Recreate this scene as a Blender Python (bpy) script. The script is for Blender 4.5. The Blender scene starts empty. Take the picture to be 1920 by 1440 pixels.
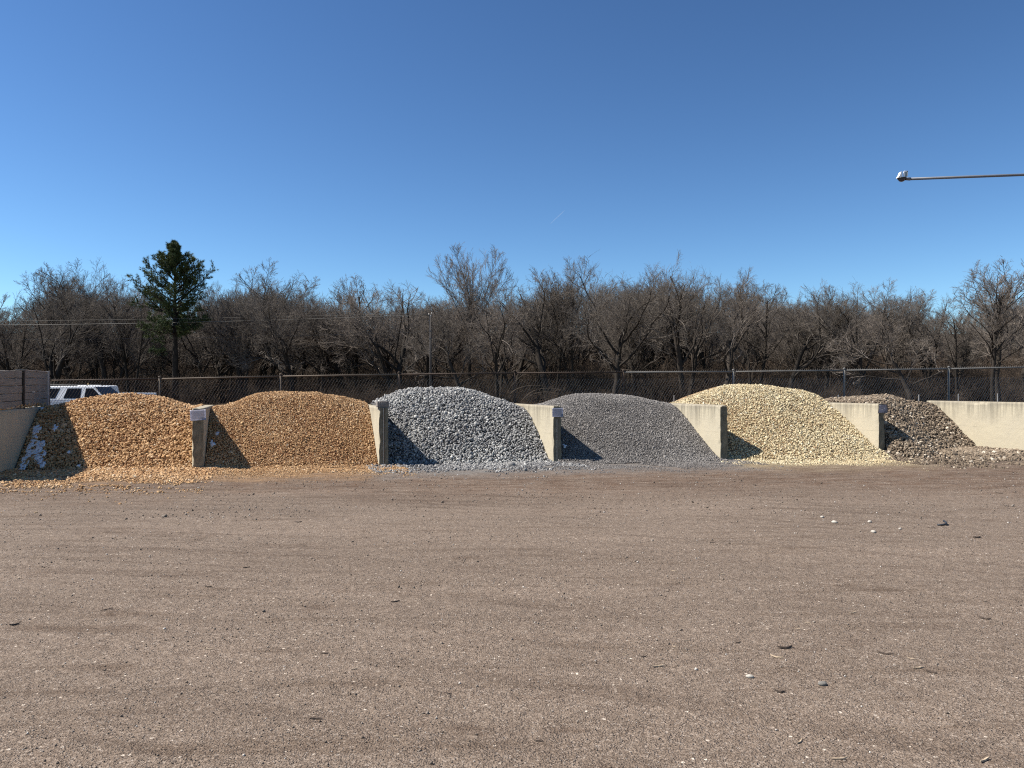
import bpy, bmesh, math, random
import numpy as np
from mathutils import Vector, Matrix, Euler

R = math.radians
rng = np.random.default_rng(11)
random.seed(5)
S = bpy.context.scene
C = S.collection

# ------------------------------------------------------------------ camera, sky, sun, exposure
FPX, UC, VC, CAMZ, HOR = 1400.0, 960.0, 720.0, 1.7, 728.0
cam = bpy.data.cameras.new('camera')
cam.sensor_width = 36.0
cam.lens = 36.0 * FPX / 1920.0
cam.clip_start = 0.05
cam.clip_end = 8000
camo = bpy.data.objects.new('camera', cam)
C.objects.link(camo)
camo.location = (0, 0, CAMZ)
camo.rotation_euler = (R(90) + math.atan((HOR - VC) / FPX), 0, 0)
S.camera = camo

SUN_EL, SUN_AZ = 51.0, -90.0          # azimuth measured from +Y towards +X: the sun stands left of the view
w = bpy.data.worlds.new('World')
S.world = w
w.use_nodes = True
wn = w.node_tree
sky = wn.nodes.new('ShaderNodeTexSky')
sky.sky_type = 'NISHITA'
sky.sun_disc = False
sky.sun_elevation = R(SUN_EL)
sky.sun_rotation = R(SUN_AZ)
sky.altitude = 900
sky.air_density = 1.0
sky.dust_density = 0.0
sky.ozone_density = 3.0
bg = wn.nodes['Background']
bg.inputs['Strength'].default_value = 0.055
gam = wn.nodes.new('ShaderNodeGamma')                              # deep clear-air blue overhead, paler towards the horizon
gam.inputs['Gamma'].default_value = 1.33
tin = wn.nodes.new('ShaderNodeMix'); tin.data_type = 'RGBA'; tin.blend_type = 'MULTIPLY'
tin.inputs[0].default_value = 1.0
tin.inputs[7].default_value = (0.625, 0.725, 0.745, 1)
wn.links.new(sky.outputs[0], gam.inputs['Color'])
wn.links.new(gam.outputs[0], tin.inputs[6])
wn.links.new(tin.outputs[2], bg.inputs['Color'])

sl = bpy.data.lights.new('sun', 'SUN')
sl.energy = 5.0
sl.angle = R(0.53)
sl.color = (1.0, 0.945, 0.86)
so = bpy.data.objects.new('sun', sl)
C.objects.link(so)
tosun = Vector((math.sin(R(SUN_AZ)) * math.cos(R(SUN_EL)), math.cos(R(SUN_AZ)) * math.cos(R(SUN_EL)), math.sin(R(SUN_EL))))
so.rotation_euler = tosun.to_track_quat('Z', 'Y').to_euler()
so.location = (-30, 0, 40)

vs = S.view_settings
vs.view_transform = 'Standard'
vs.look = 'None'
vs.gamma = 1.0
vs.exposure = 0.95
vs.use_curve_mapping = False
S.cycles.use_denoising = False
S.cycles.filter_width = 1.15
S.cycles.max_bounces = 6
S.cycles.transparent_max_bounces = 8

# ------------------------------------------------------------------ small helpers
def at(u, v, Y):
    """point of the place seen at pixel (u, v) of the photograph at distance Y"""
    return np.array(((u - UC) / FPX * Y, Y, CAMZ - (v - HOR) / FPX * Y))

def obj(name, me, mat=None, parent=None, loc=None):
    if isinstance(me, bmesh.types.BMesh):
        m = bpy.data.meshes.new(name)
        me.to_mesh(m); me.free(); me = m
    o = bpy.data.objects.new(name, me)
    C.objects.link(o)
    if mat is not None and not me.materials:
        me.materials.append(mat)
    if parent is not None:
        o.parent = parent
    if loc is not None:
        o.location = loc
    return o

def tag(o, label=None, cat=None, group=None, kind=None):
    if label: o['label'] = label
    if cat: o['category'] = cat
    if group: o['group'] = group
    if kind: o['kind'] = kind
    return o

def thing(name, label, cat, loc=(0, 0, 0), rz=0.0, group=None):
    o = bpy.data.objects.new(name, None)
    C.objects.link(o)
    o.empty_display_size = 0.2
    o.location = loc
    o.rotation_euler = (0, 0, rz)
    return tag(o, label, cat, group)

def np_mesh(name, verts, faces, attr=None, smooth=False):
    """faces: (n,3) or (n,4) array; attr: dict name -> per-vertex float array"""
    me = bpy.data.meshes.new(name)
    verts = np.asarray(verts, dtype=np.float32)
    faces = np.asarray(faces, dtype=np.int32)
    k = faces.shape[1]
    me.vertices.add(len(verts)); me.vertices.foreach_set('co', verts.ravel())
    me.loops.add(faces.size); me.loops.foreach_set('vertex_index', faces.ravel())
    me.polygons.add(len(faces))
    me.polygons.foreach_set('loop_start', np.arange(0, faces.size, k, dtype=np.int32))
    me.polygons.foreach_set('loop_total', np.full(len(faces), k, dtype=np.int32))
    if smooth:
        me.polygons.foreach_set('use_smooth', np.ones(len(faces), dtype=bool))
    for an, av in (attr or {}).items():
        a = me.attributes.new(an, 'FLOAT', 'POINT')
        a.data.foreach_set('value', np.asarray(av, dtype=np.float32))
    me.update(calc_edges=True)
    return me

_T = np.random.default_rng(3).random((256, 256))
def vnoise(x, y, seed=0):
    x = np.asarray(x, float) + seed * 17.31; y = np.asarray(y, float) + seed * 9.17
    xi = np.floor(x).astype(int); yi = np.floor(y).astype(int)
    fx = x - xi; fy = y - yi
    fx = fx * fx * (3 - 2 * fx); fy = fy * fy * (3 - 2 * fy)
    a = _T[xi & 255, yi & 255]; b = _T[(xi + 1) & 255, yi & 255]
    c = _T[xi & 255, (yi + 1) & 255]; d = _T[(xi + 1) & 255, (yi + 1) & 255]
    return (a * (1 - fx) + b * fx) * (1 - fy) + (c * (1 - fx) + d * fx) * fy
def fbm(x, y, seed=0, octv=3):
    s = 0; a = 1; t = 0
    for i in range(octv):
        s = s + a * vnoise(x * 2 ** i, y * 2 ** i, seed + i); t += a; a *= 0.5
    return s / t

def box_bm(bm, x0, x1, y0, y1, z0, z1):
    vs_ = [bm.verts.new(p) for p in ((x0, y0, z0), (x1, y0, z0), (x1, y1, z0), (x0, y1, z0), (x0, y0, z1), (x1, y0, z1), (x1, y1, z1), (x0, y1, z1))]
    for f in ((3, 2, 1, 0), (4, 5, 6, 7), (0, 1, 5, 4), (1, 2, 6, 5), (2, 3, 7, 6), (3, 0, 4, 7)):
        bm.faces.new([vs_[i] for i in f])
    return vs_

def bevel_all(bm, width, seg=2):
    bmesh.ops.bevel(bm, geom=list(bm.edges), offset=width, segments=seg, affect='EDGES', profile=0.5)

def tube_bm(bm, pts, rad, n=8, caps=True):
    """round tube through pts (list of Vector); rad: number or list"""
    pts = [Vector(p) for p in pts]
    if not isinstance(rad, (list, tuple)): rad = [rad] * len(pts)
    rings = []
    for i, p in enumerate(pts):
        d = (pts[min(i + 1, len(pts) - 1)] - pts[max(i - 1, 0)]).normalized()
        a = Vector((0, 0, 1)) if abs(d.z) < 0.9 else Vector((1, 0, 0))
        u_ = d.cross(a).normalized(); v_ = d.cross(u_)
        rings.append([bm.verts.new(p + (u_ * math.cos(2 * math.pi * k / n) + v_ * math.sin(2 * math.pi * k / n)) * rad[i]) for k in range(n)])
    for a, b in zip(rings, rings[1:]):
        for k in range(n):
            f = bm.faces.new((a[k], a[(k + 1) % n], b[(k + 1) % n], b[k])); f.smooth = True
    if caps:
        bm.faces.new(rings[0][::-1]); bm.faces.new(rings[-1])

# ------------------------------------------------------------------ materials
class NT:
    def __init__(s, name):
        s.m = bpy.data.materials.new(name); s.m.use_nodes = True
        s.n = s.m.node_tree.nodes; s.l = s.m.node_tree.links
        s.b = s.n['Principled BSDF']; s.out = s.n['Material Output']
    def add(s, t, **kw):
        x = s.n.new(t)
        for k, v in kw.items(): setattr(x, k, v)
        return x
    def link(s, a, b): s.l.new(a, b)
    def coords(s, kind='Object', scale=(1, 1, 1)):
        tc = s.add('ShaderNodeTexCoord'); mp = s.add('ShaderNodeMapping')
        mp.inputs['Scale'].default_value = scale
        s.link(tc.outputs[kind], mp.inputs[0])
        return mp.outputs[0]
    def noise(s, vec, scale, detail=4, rough=0.55):
        n = s.add('ShaderNodeTexNoise'); n.inputs['Scale'].default_value = scale
        n.inputs['Detail'].default_value = detail; n.inputs['Roughness'].default_value = rough
        s.link(vec, n.inputs['Vector']); return n.outputs['Fac']
    def ramp(s, fac, stops, interp='LINEAR'):
        r = s.add('ShaderNodeValToRGB'); cr = r.color_ramp; cr.interpolation = interp
        while len(cr.elements) > 1: cr.elements.remove(cr.elements[-1])
        cr.elements[0].position = stops[0][0]; cr.elements[0].color = (*stops[0][1], 1)
        for p, c in stops[1:]:
            e = cr.elements.new(p); e.color = (*c, 1)
        s.link(fac, r.inputs[0]); return r.outputs[0]
    def gray(s, fac, a, b, va=0.0, vb=1.0):
        m = s.add('ShaderNodeMapRange'); m.clamp = True
        m.inputs[1].default_value = a; m.inputs[2].default_value = b
        m.inputs[3].default_value = va; m.inputs[4].default_value = vb
        s.link(fac, m.inputs[0]); return m.outputs[0]
    def math(s, op, a, b=None):
        m = s.add('ShaderNodeMath', operation=op)
        for i, x in enumerate((a, b)):
            if x is None: continue
            if isinstance(x, (int, float)): m.inputs[i].default_value = x
            else: s.link(x, m.inputs[i])
        return m.outputs[0]
    def mix(s, fac, a, b, blend='MIX'):
        m = s.add('ShaderNodeMix', data_type='RGBA', blend_type=blend)
        for i, x in ((0, fac), (6, a), (7, b)):
            if isinstance(x, (int, float)): m.inputs[i].default_value = x
            elif isinstance(x, tuple): m.inputs[i].default_value = (*x, 1)
            else: s.link(x, m.inputs[i])
        return m.outputs[2]
    def bump(s, h, dist, strength=1.0, normal=None):
        b = s.add('ShaderNodeBump'); b.inputs['Distance'].default_value = dist; b.inputs['Strength'].default_value = strength
        s.link(h, b.inputs['Height'])
        if normal is not None: s.link(normal, b.inputs['Normal'])
        return b.outputs[0]
    def fin(s, col=None, rough=0.85, normal=None, metal=0.0, spec=0.3):
        if col is not None:
            if isinstance(col, tuple): s.b.inputs['Base Color'].default_value = (*col, 1)
            else: s.link(col, s.b.inputs['Base Color'])
        s.b.inputs['Roughness'].default_value = rough
        s.b.inputs['Metallic'].default_value = metal
        s.b.inputs['Specular IOR Level'].default_value = spec
        if normal is not None: s.link(normal, s.b.inputs['Normal'])
        return s.m

def mat_stone(name, stops, grain=60, spec=0.2, k=0.66):
    t = NT(name)
    stops = [(p, tuple(x * k for x in c)) for p, c in stops]
    a = t.add('ShaderNodeAttribute', attribute_name='tint')
    col = t.ramp(a.outputs['Fac'], stops)
    v = t.coords()
    g = t.noise(v, grain, 3)
    col = t.mix(1.0, col, t.ramp(g, [(0.3, (0.72, 0.72, 0.72)), (0.7, (1.2, 1.2, 1.2))]), 'MULTIPLY')
    n = t.bump(t.noise(v, grain * 2.2, 2), 0.004, 0.6)
    return t.fin(col, 0.9, n, spec=spec)

def mat_plain(name, col, var=0.15, scale=12, rough=0.8, metal=0.0, spec=0.3, bump=0.0, stretch=(1, 1, 1)):
    t = NT(name)
    v = t.coords(scale=stretch)
    f = t.noise(v, scale, 4)
    lo = tuple(c * (1 - var) for c in col); hi = tuple(min(1, c * (1 + var)) for c in col)
    c = t.ramp(f, [(0.3, lo), (0.7, hi)])
    n = t.bump(f, bump) if bump else None
    return t.fin(c, rough, n, metal, spec)

def mat_concrete(name, base, warm, top, streak=1.0):
    """pale cast concrete with drip stains hanging from its top edge and one pour line; 'hgt' attribute = height in metres"""
    t = NT(name)
    v = t.coords()
    a = t.add('ShaderNodeAttribute', attribute_name='hgt'); z = a.outputs['Fac']
    big = t.noise(v, 1.7, 4)
    col = t.mix(t.gray(big, 0.35, 0.7), base, warm)
    drip = t.noise(t.coords(scale=(9, 9, 0.35)), 1.6, 4, 0.6)
    reach = t.gray(t.noise(t.coords(scale=(3.0, 3.0, 0.3)), 1.0, 3), 0.3, 0.7, 0.12, 0.75)
    depth = t.math('SUBTRACT', top, z)
    fade = t.math('SUBTRACT', 1.0, t.math('DIVIDE', depth, reach))
    fade = t.gray(fade, 0.0, 1.0)
    m = t.math('MULTIPLY', t.gray(drip, 0.38, 0.62), fade)
    m = t.math('MULTIPLY', m, 0.85 * streak)
    col = t.mix(m, col, tuple(c * k for c, k in zip(base, (0.38, 0.38, 0.38))))
    rim = t.math('MULTIPLY', t.gray(depth, 0.14, 0.0), t.gray(big, 0.3, 0.6, 0.25, 0.75 * streak))
    col = t.mix(rim, col, (0.20, 0.175, 0.135))
    # pour line
    wob = t.math('MULTIPLY', t.noise(v, 3.0, 2), 0.05)
    dl = t.math('ABSOLUTE', t.math('SUBTRACT', t.math('ADD', z, wob), top * 0.52 + 0.02))
    line = t.math('MULTIPLY', t.gray(dl, 0.0, 0.012, 1.0, 0.0), t.gray(t.noise(v, 4.5, 2), 0.4, 0.6, 0.05, 0.6))
    col = t.mix(line, col, tuple(c * 0.55 for c in base))
    # form-tie holes and pits
    vo = t.add('ShaderNodeTexVoronoi'); vo.inputs['Scale'].default_value = 2.6; t.link(v, vo.inputs['Vector'])
    pit = t.gray(vo.outputs['Distance'], 0.03, 0.045, 0.7, 0.0)
    col = t.mix(pit, col, (0.16, 0.13, 0.1))
    gm = t.add('ShaderNodeAttribute', attribute_name='shade_grime')          # raw ends: shade painted into the colour, along with mud and lichen stains
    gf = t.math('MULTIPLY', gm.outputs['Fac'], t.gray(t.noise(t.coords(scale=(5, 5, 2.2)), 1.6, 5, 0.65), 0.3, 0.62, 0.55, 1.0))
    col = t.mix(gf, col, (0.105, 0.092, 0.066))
    fine = t.noise(v, 55, 4)
    col = t.mix(1.0, col, t.ramp(fine, [(0.3, (0.86, 0.86, 0.86)), (0.7, (1.08, 1.08, 1.08))]), 'MULTIPLY')
    n = t.bump(fine, 0.006, 0.5)
    n = t.bump(t.noise(v, 9, 3), 0.012, 0.5, n)
    return t.fin(col, 0.9, n, spec=0.25)

# ------------------------------------------------------------------ lie of the land
def G(x, y):
    return 0.0048 * np.clip(np.asarray(x, float), -30, 30)
def relief(x, y):
    x = np.asarray(x, float); y = np.asarray(y, float)
    a = np.hypot(x + 9, y + 20)                                   # arcs that the loaders' wheels left
    r = 0.024 * (fbm(x * 0.35, y * 1.1, 1) - 0.5) + 0.018 * (fbm(x * 1.6, y * 2.6, 4) - 0.5)
    r = r + 0.012 * (vnoise(a * 3.2, x * 0.12, 7) - 0.5)
    r = r + 0.045 * (fbm(x * 0.9, y * 3.0, 9) - 0.5) * np.exp(-((y - 13.4) / 2.2) ** 2)
    return r
def Gd(x, y):
    return G(x, y) + relief(x, y)

# ================================================================== GROUND
def mat_ground():
    t = NT('yard_gravel')
    v = t.coords()
    # single grains
    def cells(scale):
        vo = t.add('ShaderNodeTexVoronoi'); vo.inputs['Scale'].default_value = scale
        t.link(v, vo.inputs['Vector'])
        sep = t.add('ShaderNodeSeparateColor'); t.link(vo.outputs['Color'], sep.inputs[0])
        return sep.outputs[0], vo.outputs['Distance']
    c1, d1 = cells(85); c2, d2 = cells(170); c3, d3 = cells(36)
    base = t.ramp(c1, [(0.0, (0.070, 0.051, 0.037)), (0.25, (0.113, 0.087, 0.066)), (0.6, (0.160, 0.125, 0.097)), (0.9, (0.217, 0.175, 0.139)), (1.0, (0.344, 0.299, 0.254))])
    b2 = t.ramp(c2, [(0.0, (0.082, 0.061, 0.046)), (0.6, (0.150, 0.117, 0.090)), (1.0, (0.262, 0.217, 0.176))])
    col = t.mix(0.5, base, b2)
    fleck = t.gray(c3, 0.965, 0.985)
    col = t.mix(t.math('MULTIPLY', fleck, t.gray(d3, 0.25, 0.35, 0.75, 0.0)), col, (0.56, 0.50, 0.42))
    dark = t.gray(c3, 0.05, 0.03)
    col = t.mix(t.math('MULTIPLY', dark, t.gray(d3, 0.3, 0.4, 0.6, 0.0)), col, (0.08, 0.058, 0.045))
    # broad tone: wheel-swept bands, damp earth, dusty grey
    band = t.noise(t.coords(scale=(0.16, 0.75, 1)), 1.0, 6, 0.62)
    col = t.mix(1.0, col, t.ramp(band, [(0.3, (0.99, 0.955, 0.935)), (0.5, (1.15, 1.12, 1.105)), (0.72, (1.30, 1.265, 1.25))]), 'MULTIPLY')
    streak = t.noise(t.coords(scale=(0.55, 5.5, 1)), 1.0, 5, 0.65)
    col = t.mix(1.0, col, t.ramp(streak, [(0.32, (0.80, 0.77, 0.74)), (0.46, (1, 1, 1)), (0.75, (1.10, 1.10, 1.10))]), 'MULTIPLY')
    # arcs that turning wheels swept, and scuffed patches where the crust is broken
    tr_ = t.add('ShaderNodeTexCoord'); vm = t.add('ShaderNodeVectorMath', operation='DISTANCE'); vm.inputs[1].default_value = (-9, -20, 0)
    t.link(tr_.outputs['Object'], vm.inputs[0])
    cmb = t.add('ShaderNodeCombineXYZ'); t.link(t.math('MULTIPLY', vm.outputs['Value'], 3.4), cmb.inputs[0])
    t.link(t.math('MULTIPLY', t.noise(v, 0.25, 2), 2.0), cmb.inputs[1])
    arc = t.gray(t.noise(cmb.outputs[0], 1.0, 5, 0.6), 0.40, 0.50, 1.0, 0.0)
    arc = t.math('MULTIPLY', arc, t.gray(t.noise(v, 0.33, 3), 0.40, 0.58))
    col = t.mix(t.math('MULTIPLY', arc, 0.55), col, t.mix(1.0, col, (0.62, 0.585, 0.56), 'MULTIPLY'))
    sc_ = t.noise(t.coords(scale=(1.5, 4.2, 1)), 1.0, 7, 0.68)
    scuff = t.math('MULTIPLY', t.gray(sc_, 0.55, 0.68), t.gray(t.noise(v, 0.45, 3), 0.40, 0.58))
    col = t.mix(t.math('MULTIPLY', scuff, 0.7), col, t.mix(1.0, col, (0.58, 0.52, 0.48), 'MULTIPLY'))
    # darker, redder soil churned up before the bins
    tc = t.add('ShaderNodeTexCoord'); sp = t.add('ShaderNodeSeparateXYZ'); t.link(tc.outputs['Object'], sp.inputs[0])
    yy = t.math('ADD', sp.outputs[1], t.math('MULTIPLY', t.noise(t.coords(scale=(0.35, 0.6, 1)), 1.0, 4), 3.2))
    soil = t.math('MULTIPLY', t.gray(yy, 12.4, 14.6), t.gray(t.noise(t.coords(scale=(1.3, 3.2, 1)), 1.5, 8, 0.74), 0.38, 0.60, 0.05, 1.0))
    col = t.mix(t.math('MULTIPLY', soil, 0.85), col, t.mix(1.0, col, (0.60, 0.49, 0.42), 'MULTIPLY'))
    # fines washed out of each heap lie on the yard before it
    fd = t.math('SUBTRACT', t.math('ADD', t.math('MULTIPLY', sp.outputs[0], 0.114), 16.76), sp.outputs[1])
    fd = t.math('ADD', fd, t.math('MULTIPLY', t.math('SUBTRACT', t.noise(t.coords(scale=(0.6, 0.9, 1)), 1.3, 5, 0.65), 0.5), 2.6))
    xs_ = t.math('ADD', sp.outputs[0], t.math('MULTIPLY', t.math('SUBTRACT', t.noise(t.coords(scale=(1, 1, 1)), 0.9, 3), 0.5), 1.6))
    xr = t.gray(xs_, -12.0, 14.0)
    def X(x): return (x + 12.0) / 26.0
    og, bl, gy_, cr, br = (0.30, 0.18, 0.088), (0.175, 0.173, 0.166), (0.16, 0.15, 0.14), (0.28, 0.225, 0.14), (0.13, 0.102, 0.079)
    hue = t.ramp(xr, [(0.0, og), (X(-3.1), og), (X(-2.6), bl), (X(0.8), bl), (X(1.4), gy_), (X(4.7), gy_), (X(5.3), cr), (X(8.4), cr), (X(9.4), br), (1.0, br)])
    hue = t.mix(1.0, hue, t.ramp(c1, [(0.0, (0.6, 0.6, 0.6)), (0.6, (1.0, 1.0, 1.0)), (1.0, (1.6, 1.6, 1.6))]), 'MULTIPLY')
    fm = t.math('MULTIPLY', t.gray(fd, 2.7, 0.5, 0.0, 0.95), t.gray(t.noise(t.coords(scale=(1.2, 2.4, 1)), 2.0, 4, 0.65), 0.34, 0.52, 0.35, 1.0))
    fm = t.math('MULTIPLY', fm, t.gray(fd, -4.6, -3.4))              # nothing washed out behind the fence
    col = t.mix(fm, col, hue)
    h = t.math('ADD', t.math('MULTIPLY', d1, 0.6), t.math('MULTIPLY', d2, 0.3))
    h = t.math('ADD', h, t.math('MULTIPLY', t.noise(v, 30, 4), 0.7))
    n = t.bump(h, 0.016, 0.9)
    n = t.bump(t.noise(t.coords(scale=(1, 1.7, 1)), 5, 5, 0.65), 0.06, 0.75, n)
    return t.fin(col, 0.95, n, spec=0.15)

def axis(parts):
    a = []
    for lo, hi, st in parts: a.extend(np.arange(lo, hi - 1e-6, st))
    a.append(parts[-1][1]); return np.array(a)
gx = axis([(-420, -60, 40), (-60, -16, 2), (-16, 16, 0.11), (16, 60, 2), (60, 420, 40)])
gy = axis([(-120, -8, 8), (-8, 2, 0.5), (2, 19.5, 0.085), (19.5, 60, 1.5), (60, 700, 40)])
GX, GY = np.meshgrid(gx, gy, indexing='ij')
gz = Gd(GX, GY)
nx_, ny_ = GX.shape
idx = np.arange(nx_ * ny_).reshape(nx_, ny_)
gf = np.stack([idx[:-1, :-1], idx[1:, :-1], idx[1:, 1:], idx[:-1, 1:]], -1).reshape(-1, 4)
ground = obj('ground', np_mesh('ground', np.stack([GX, GY, gz], -1).reshape(-1, 3), gf, smooth=True), mat_ground())
tag(ground, kind='structure')

# wood floor: leaf litter, rising slowly behind the first trees
def wood_z(x, y):
    r = np.clip((y - 78) / 70.0, 0, 1.6)
    return 0.03 + 0.25 * np.clip((y - 50) / 8, 0, 1) + 7.5 * r * r * (3 - 2 * np.clip(r, 0, 1)) / 1.0 * 0.8 + 0.35 * (fbm(x * 0.12, y * 0.12, 21) - 0.5) * np.clip((y - 50) / 6, 0, 1)
fx = axis([(-260, 260, 4.0)]); fy = axis([(49, 190, 3.0)])
FX, FY = np.meshgrid(fx, fy, indexing='ij')
FZ = np.where(FY <= 49.01, -0.4, wood_z(FX, FY))
n1, n2 = FX.shape; idx = np.arange(n1 * n2).reshape(n1, n2)
ff = np.stack([idx[:-1, :-1], idx[1:, :-1], idx[1:, 1:], idx[:-1, 1:]], -1).reshape(-1, 4)
t = NT('leaf_litter')
v = t.coords()
lit = t.mix(t.noise(v, 0.5, 5), (0.06, 0.042, 0.028), (0.11, 0.078, 0.052))
lit = t.mix(1.0, lit, t.ramp(t.noise(v, 6, 5), [(0.3, (0.6, 0.6, 0.6)), (0.7, (1.2, 1.2, 1.2))]), 'MULTIPLY')
M_litter = t.fin(lit, 0.95, t.bump(t.noise(v, 5, 5), 0.3, 0.9), spec=0.1)
tag(obj('forest_floor', np_mesh('forest_floor', np.stack([FX, FY, FZ], -1).reshape(-1, 3), ff, smooth=True), M_litter), kind='structure')

# ================================================================== BIN DIVIDERS
DV = np.array((-0.325, 1.0)); DV /= np.linalg.norm(DV)          # the way every divider runs, front to back
NV = np.array((DV[1], -DV[0]))                                     # to its right
def front_at(u):
    a = (u - UC) / FPX
    y = 16.76 / (1 - 0.114 * a)
    return np.array((a * y, y))
FR = [front_at(u) for u in (-2, 371.5, 719.5, 1045, 1357.5, 1653, 1938)]
def fence_y(x): return 20.2 + 0.08 * x
THK = [0.24, 0.235, 0.21, 0.205, 0.205, 0.205, 0.205]
TOPV = [768.5, 765.5, 763.5, 761.3, 759.3, 757.0, 754.6]
TOP = [CAMZ - (TOPV[k] - HOR) * FR[k][1] / FPX for k in range(7)]
TOP[0] = 1.25
BACK = [3.75, 3.35, 3.3, 3.15, 3.05, 2.95, 3.05]
START = [-1.6, 0, 0, 0, 0, 0, -0.3]

def divider_mesh(k):
    L = BACK[k] - START[k]; th = THK[k]; g0 = float(G(*FR[k])) - 0.25; top = TOP[k]
    nl, nt, nz = int(L / 0.06), 5, int((top - g0) / 0.05)
    ts = np.linspace(START[k], BACK[k], nl + 1); ws = np.linspace(-th / 2, th / 2, nt + 1); zs = np.linspace(g0, top, nz + 1)
    vmap = {}; V = []; F = []; GR = []
    def vid(i, j, l, end=0):
        key = (i, j, l, end)
        if key in vmap: return vmap[key]
        tt, ww, zz = ts[i], ws[j], zs[l]
        eF = (i == 0); eS = j in (0, nt); eT = (l == nz)
        seed = 40 + k * 3
        chip = 0.0
        if eF and eS:                                              # broken arrises of the end
            c = vnoise(zz * 9, j * 3.3, seed) ** 3
            chip = 0.035 * c + 0.006 * vnoise(zz * 40, j * 3.1, seed + 5)
            ww -= math.copysign(chip, ww); tt += chip * 0.8
        if eT and (eS or eF):
            c = vnoise(tt * 5 + 7, j * 2.1, seed + 1) ** 3
            zz -= 0.022 * c + 0.003 * vnoise(tt * 30, j * 2.0, seed + 6)
            if eS: ww -= math.copysign(0.012 * c, ww)
        if k == 4 and eT:                                          # this one has a worn, rounded head
            e = abs(ws[j]) / (th / 2)
            zz -= 0.035 * e ** 3 + (0.02 if eF else 0)
        if k == 6 and eT and j == 0 and 1.15 < ts[i] < 1.75:
            zz -= 0.035; ww += 0.03                                # a broken-out lip
        if k == 5 and eF and eS:
            extra = 0.02 * vnoise(zz * 14, j * 5.0, 90); ww -= math.copysign(extra, ww)
        tt += 0.004 * (vnoise(ww * 20 + 3, zz * 6, seed + 2) - 0.5) if eF else 0
        ww += 0.006 * (vnoise(tt * 2, zz * 3, seed + 3) - 0.5) if eS else 0
        p = FR[k] + DV * tt + NV * ww
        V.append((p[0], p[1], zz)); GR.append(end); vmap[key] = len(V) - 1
        return vmap[key]
    for i in range(nl):
        for l in range(nz):
            F.append((vid(i + 1, 0, l), vid(i, 0, l), vid(i, 0, l + 1), vid(i + 1, 0, l + 1)))
            F.append((vid(i, nt, l), vid(i + 1, nt, l), vid(i + 1, nt, l + 1), vid(i, nt, l + 1)))
        for j in range(nt):
            F.append((vid(i, j, nz), vid(i, j + 1, nz), vid(i + 1, j + 1, nz), vid(i + 1, j, nz)))
    for j in range(nt):
        for l in range(nz):
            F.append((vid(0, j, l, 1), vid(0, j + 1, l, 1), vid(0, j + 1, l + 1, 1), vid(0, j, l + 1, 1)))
            F.append((vid(nl, j + 1, l), vid(nl, j, l), vid(nl, j, l + 1), vid(nl, j + 1, l + 1)))
    V = np.array(V)
    o = np.array((FR[k][0], FR[k][1], 0))
    return np_mesh('divider_wall', V - o, np.array(F), {'hgt': V[:, 2], 'shade_grime': np.array(GR, float)})

DLAB = ['tan concrete divider under the stacked timbers, at the outer side of the larger orange stones',
        'concrete divider with a tilted pale notice on its end, between the two orange piles',
        'concrete divider with a grey timber block on top, between the orange and blue-grey piles',
        'concrete divider with a flat blank grey plate on its end, beside the fine grey pile',
        'concrete divider with a worn rounded head and no sign, beside the cream stone pile',
        'concrete divider with a curled torn notice on its end, between cream and brown piles',
        'long bare cream concrete wall with a chipped top edge behind the brown cobble pile']
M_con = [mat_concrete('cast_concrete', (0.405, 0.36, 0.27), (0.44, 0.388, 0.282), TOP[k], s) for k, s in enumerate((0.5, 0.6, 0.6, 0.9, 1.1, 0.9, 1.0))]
DIV = []
for k in range(7):
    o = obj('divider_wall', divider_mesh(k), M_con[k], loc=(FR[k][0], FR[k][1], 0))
    tag(o, DLAB[k], 'wall', 'concrete dividers between the gravel bins')
    DIV.append(o)
RZ = math.atan2(NV[1], NV[0])                                      # local X = along the end face, local Y = into the wall
M_seam = mat_plain('rusty_seam', (0.10, 0.065, 0.045), 0.3, 30)
M_seam_pale = mat_plain('mortar_seam', (0.36, 0.32, 0.26), 0.2, 30)
for k, off in ((2, 0.012), (3, 0.006)):
    bm = bmesh.new(); box_bm(bm, off - 0.008, off + 0.004, -0.009, 0.01, -0.05, TOP[k] - (0.02 if k == 2 else 0.3))
    s = obj('seam', bm, M_seam, DIV[k]); s.rotation_euler.z = RZ
    bm = bmesh.new(); box_bm(bm, off - 0.026, off - 0.010, -0.012, 0.01, -0.05, TOP[k] - (0.02 if k == 2 else 0.3))
    s = obj('seam', bm, M_seam_pale, DIV[k]); s.rotation_euler.z = RZ

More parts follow.
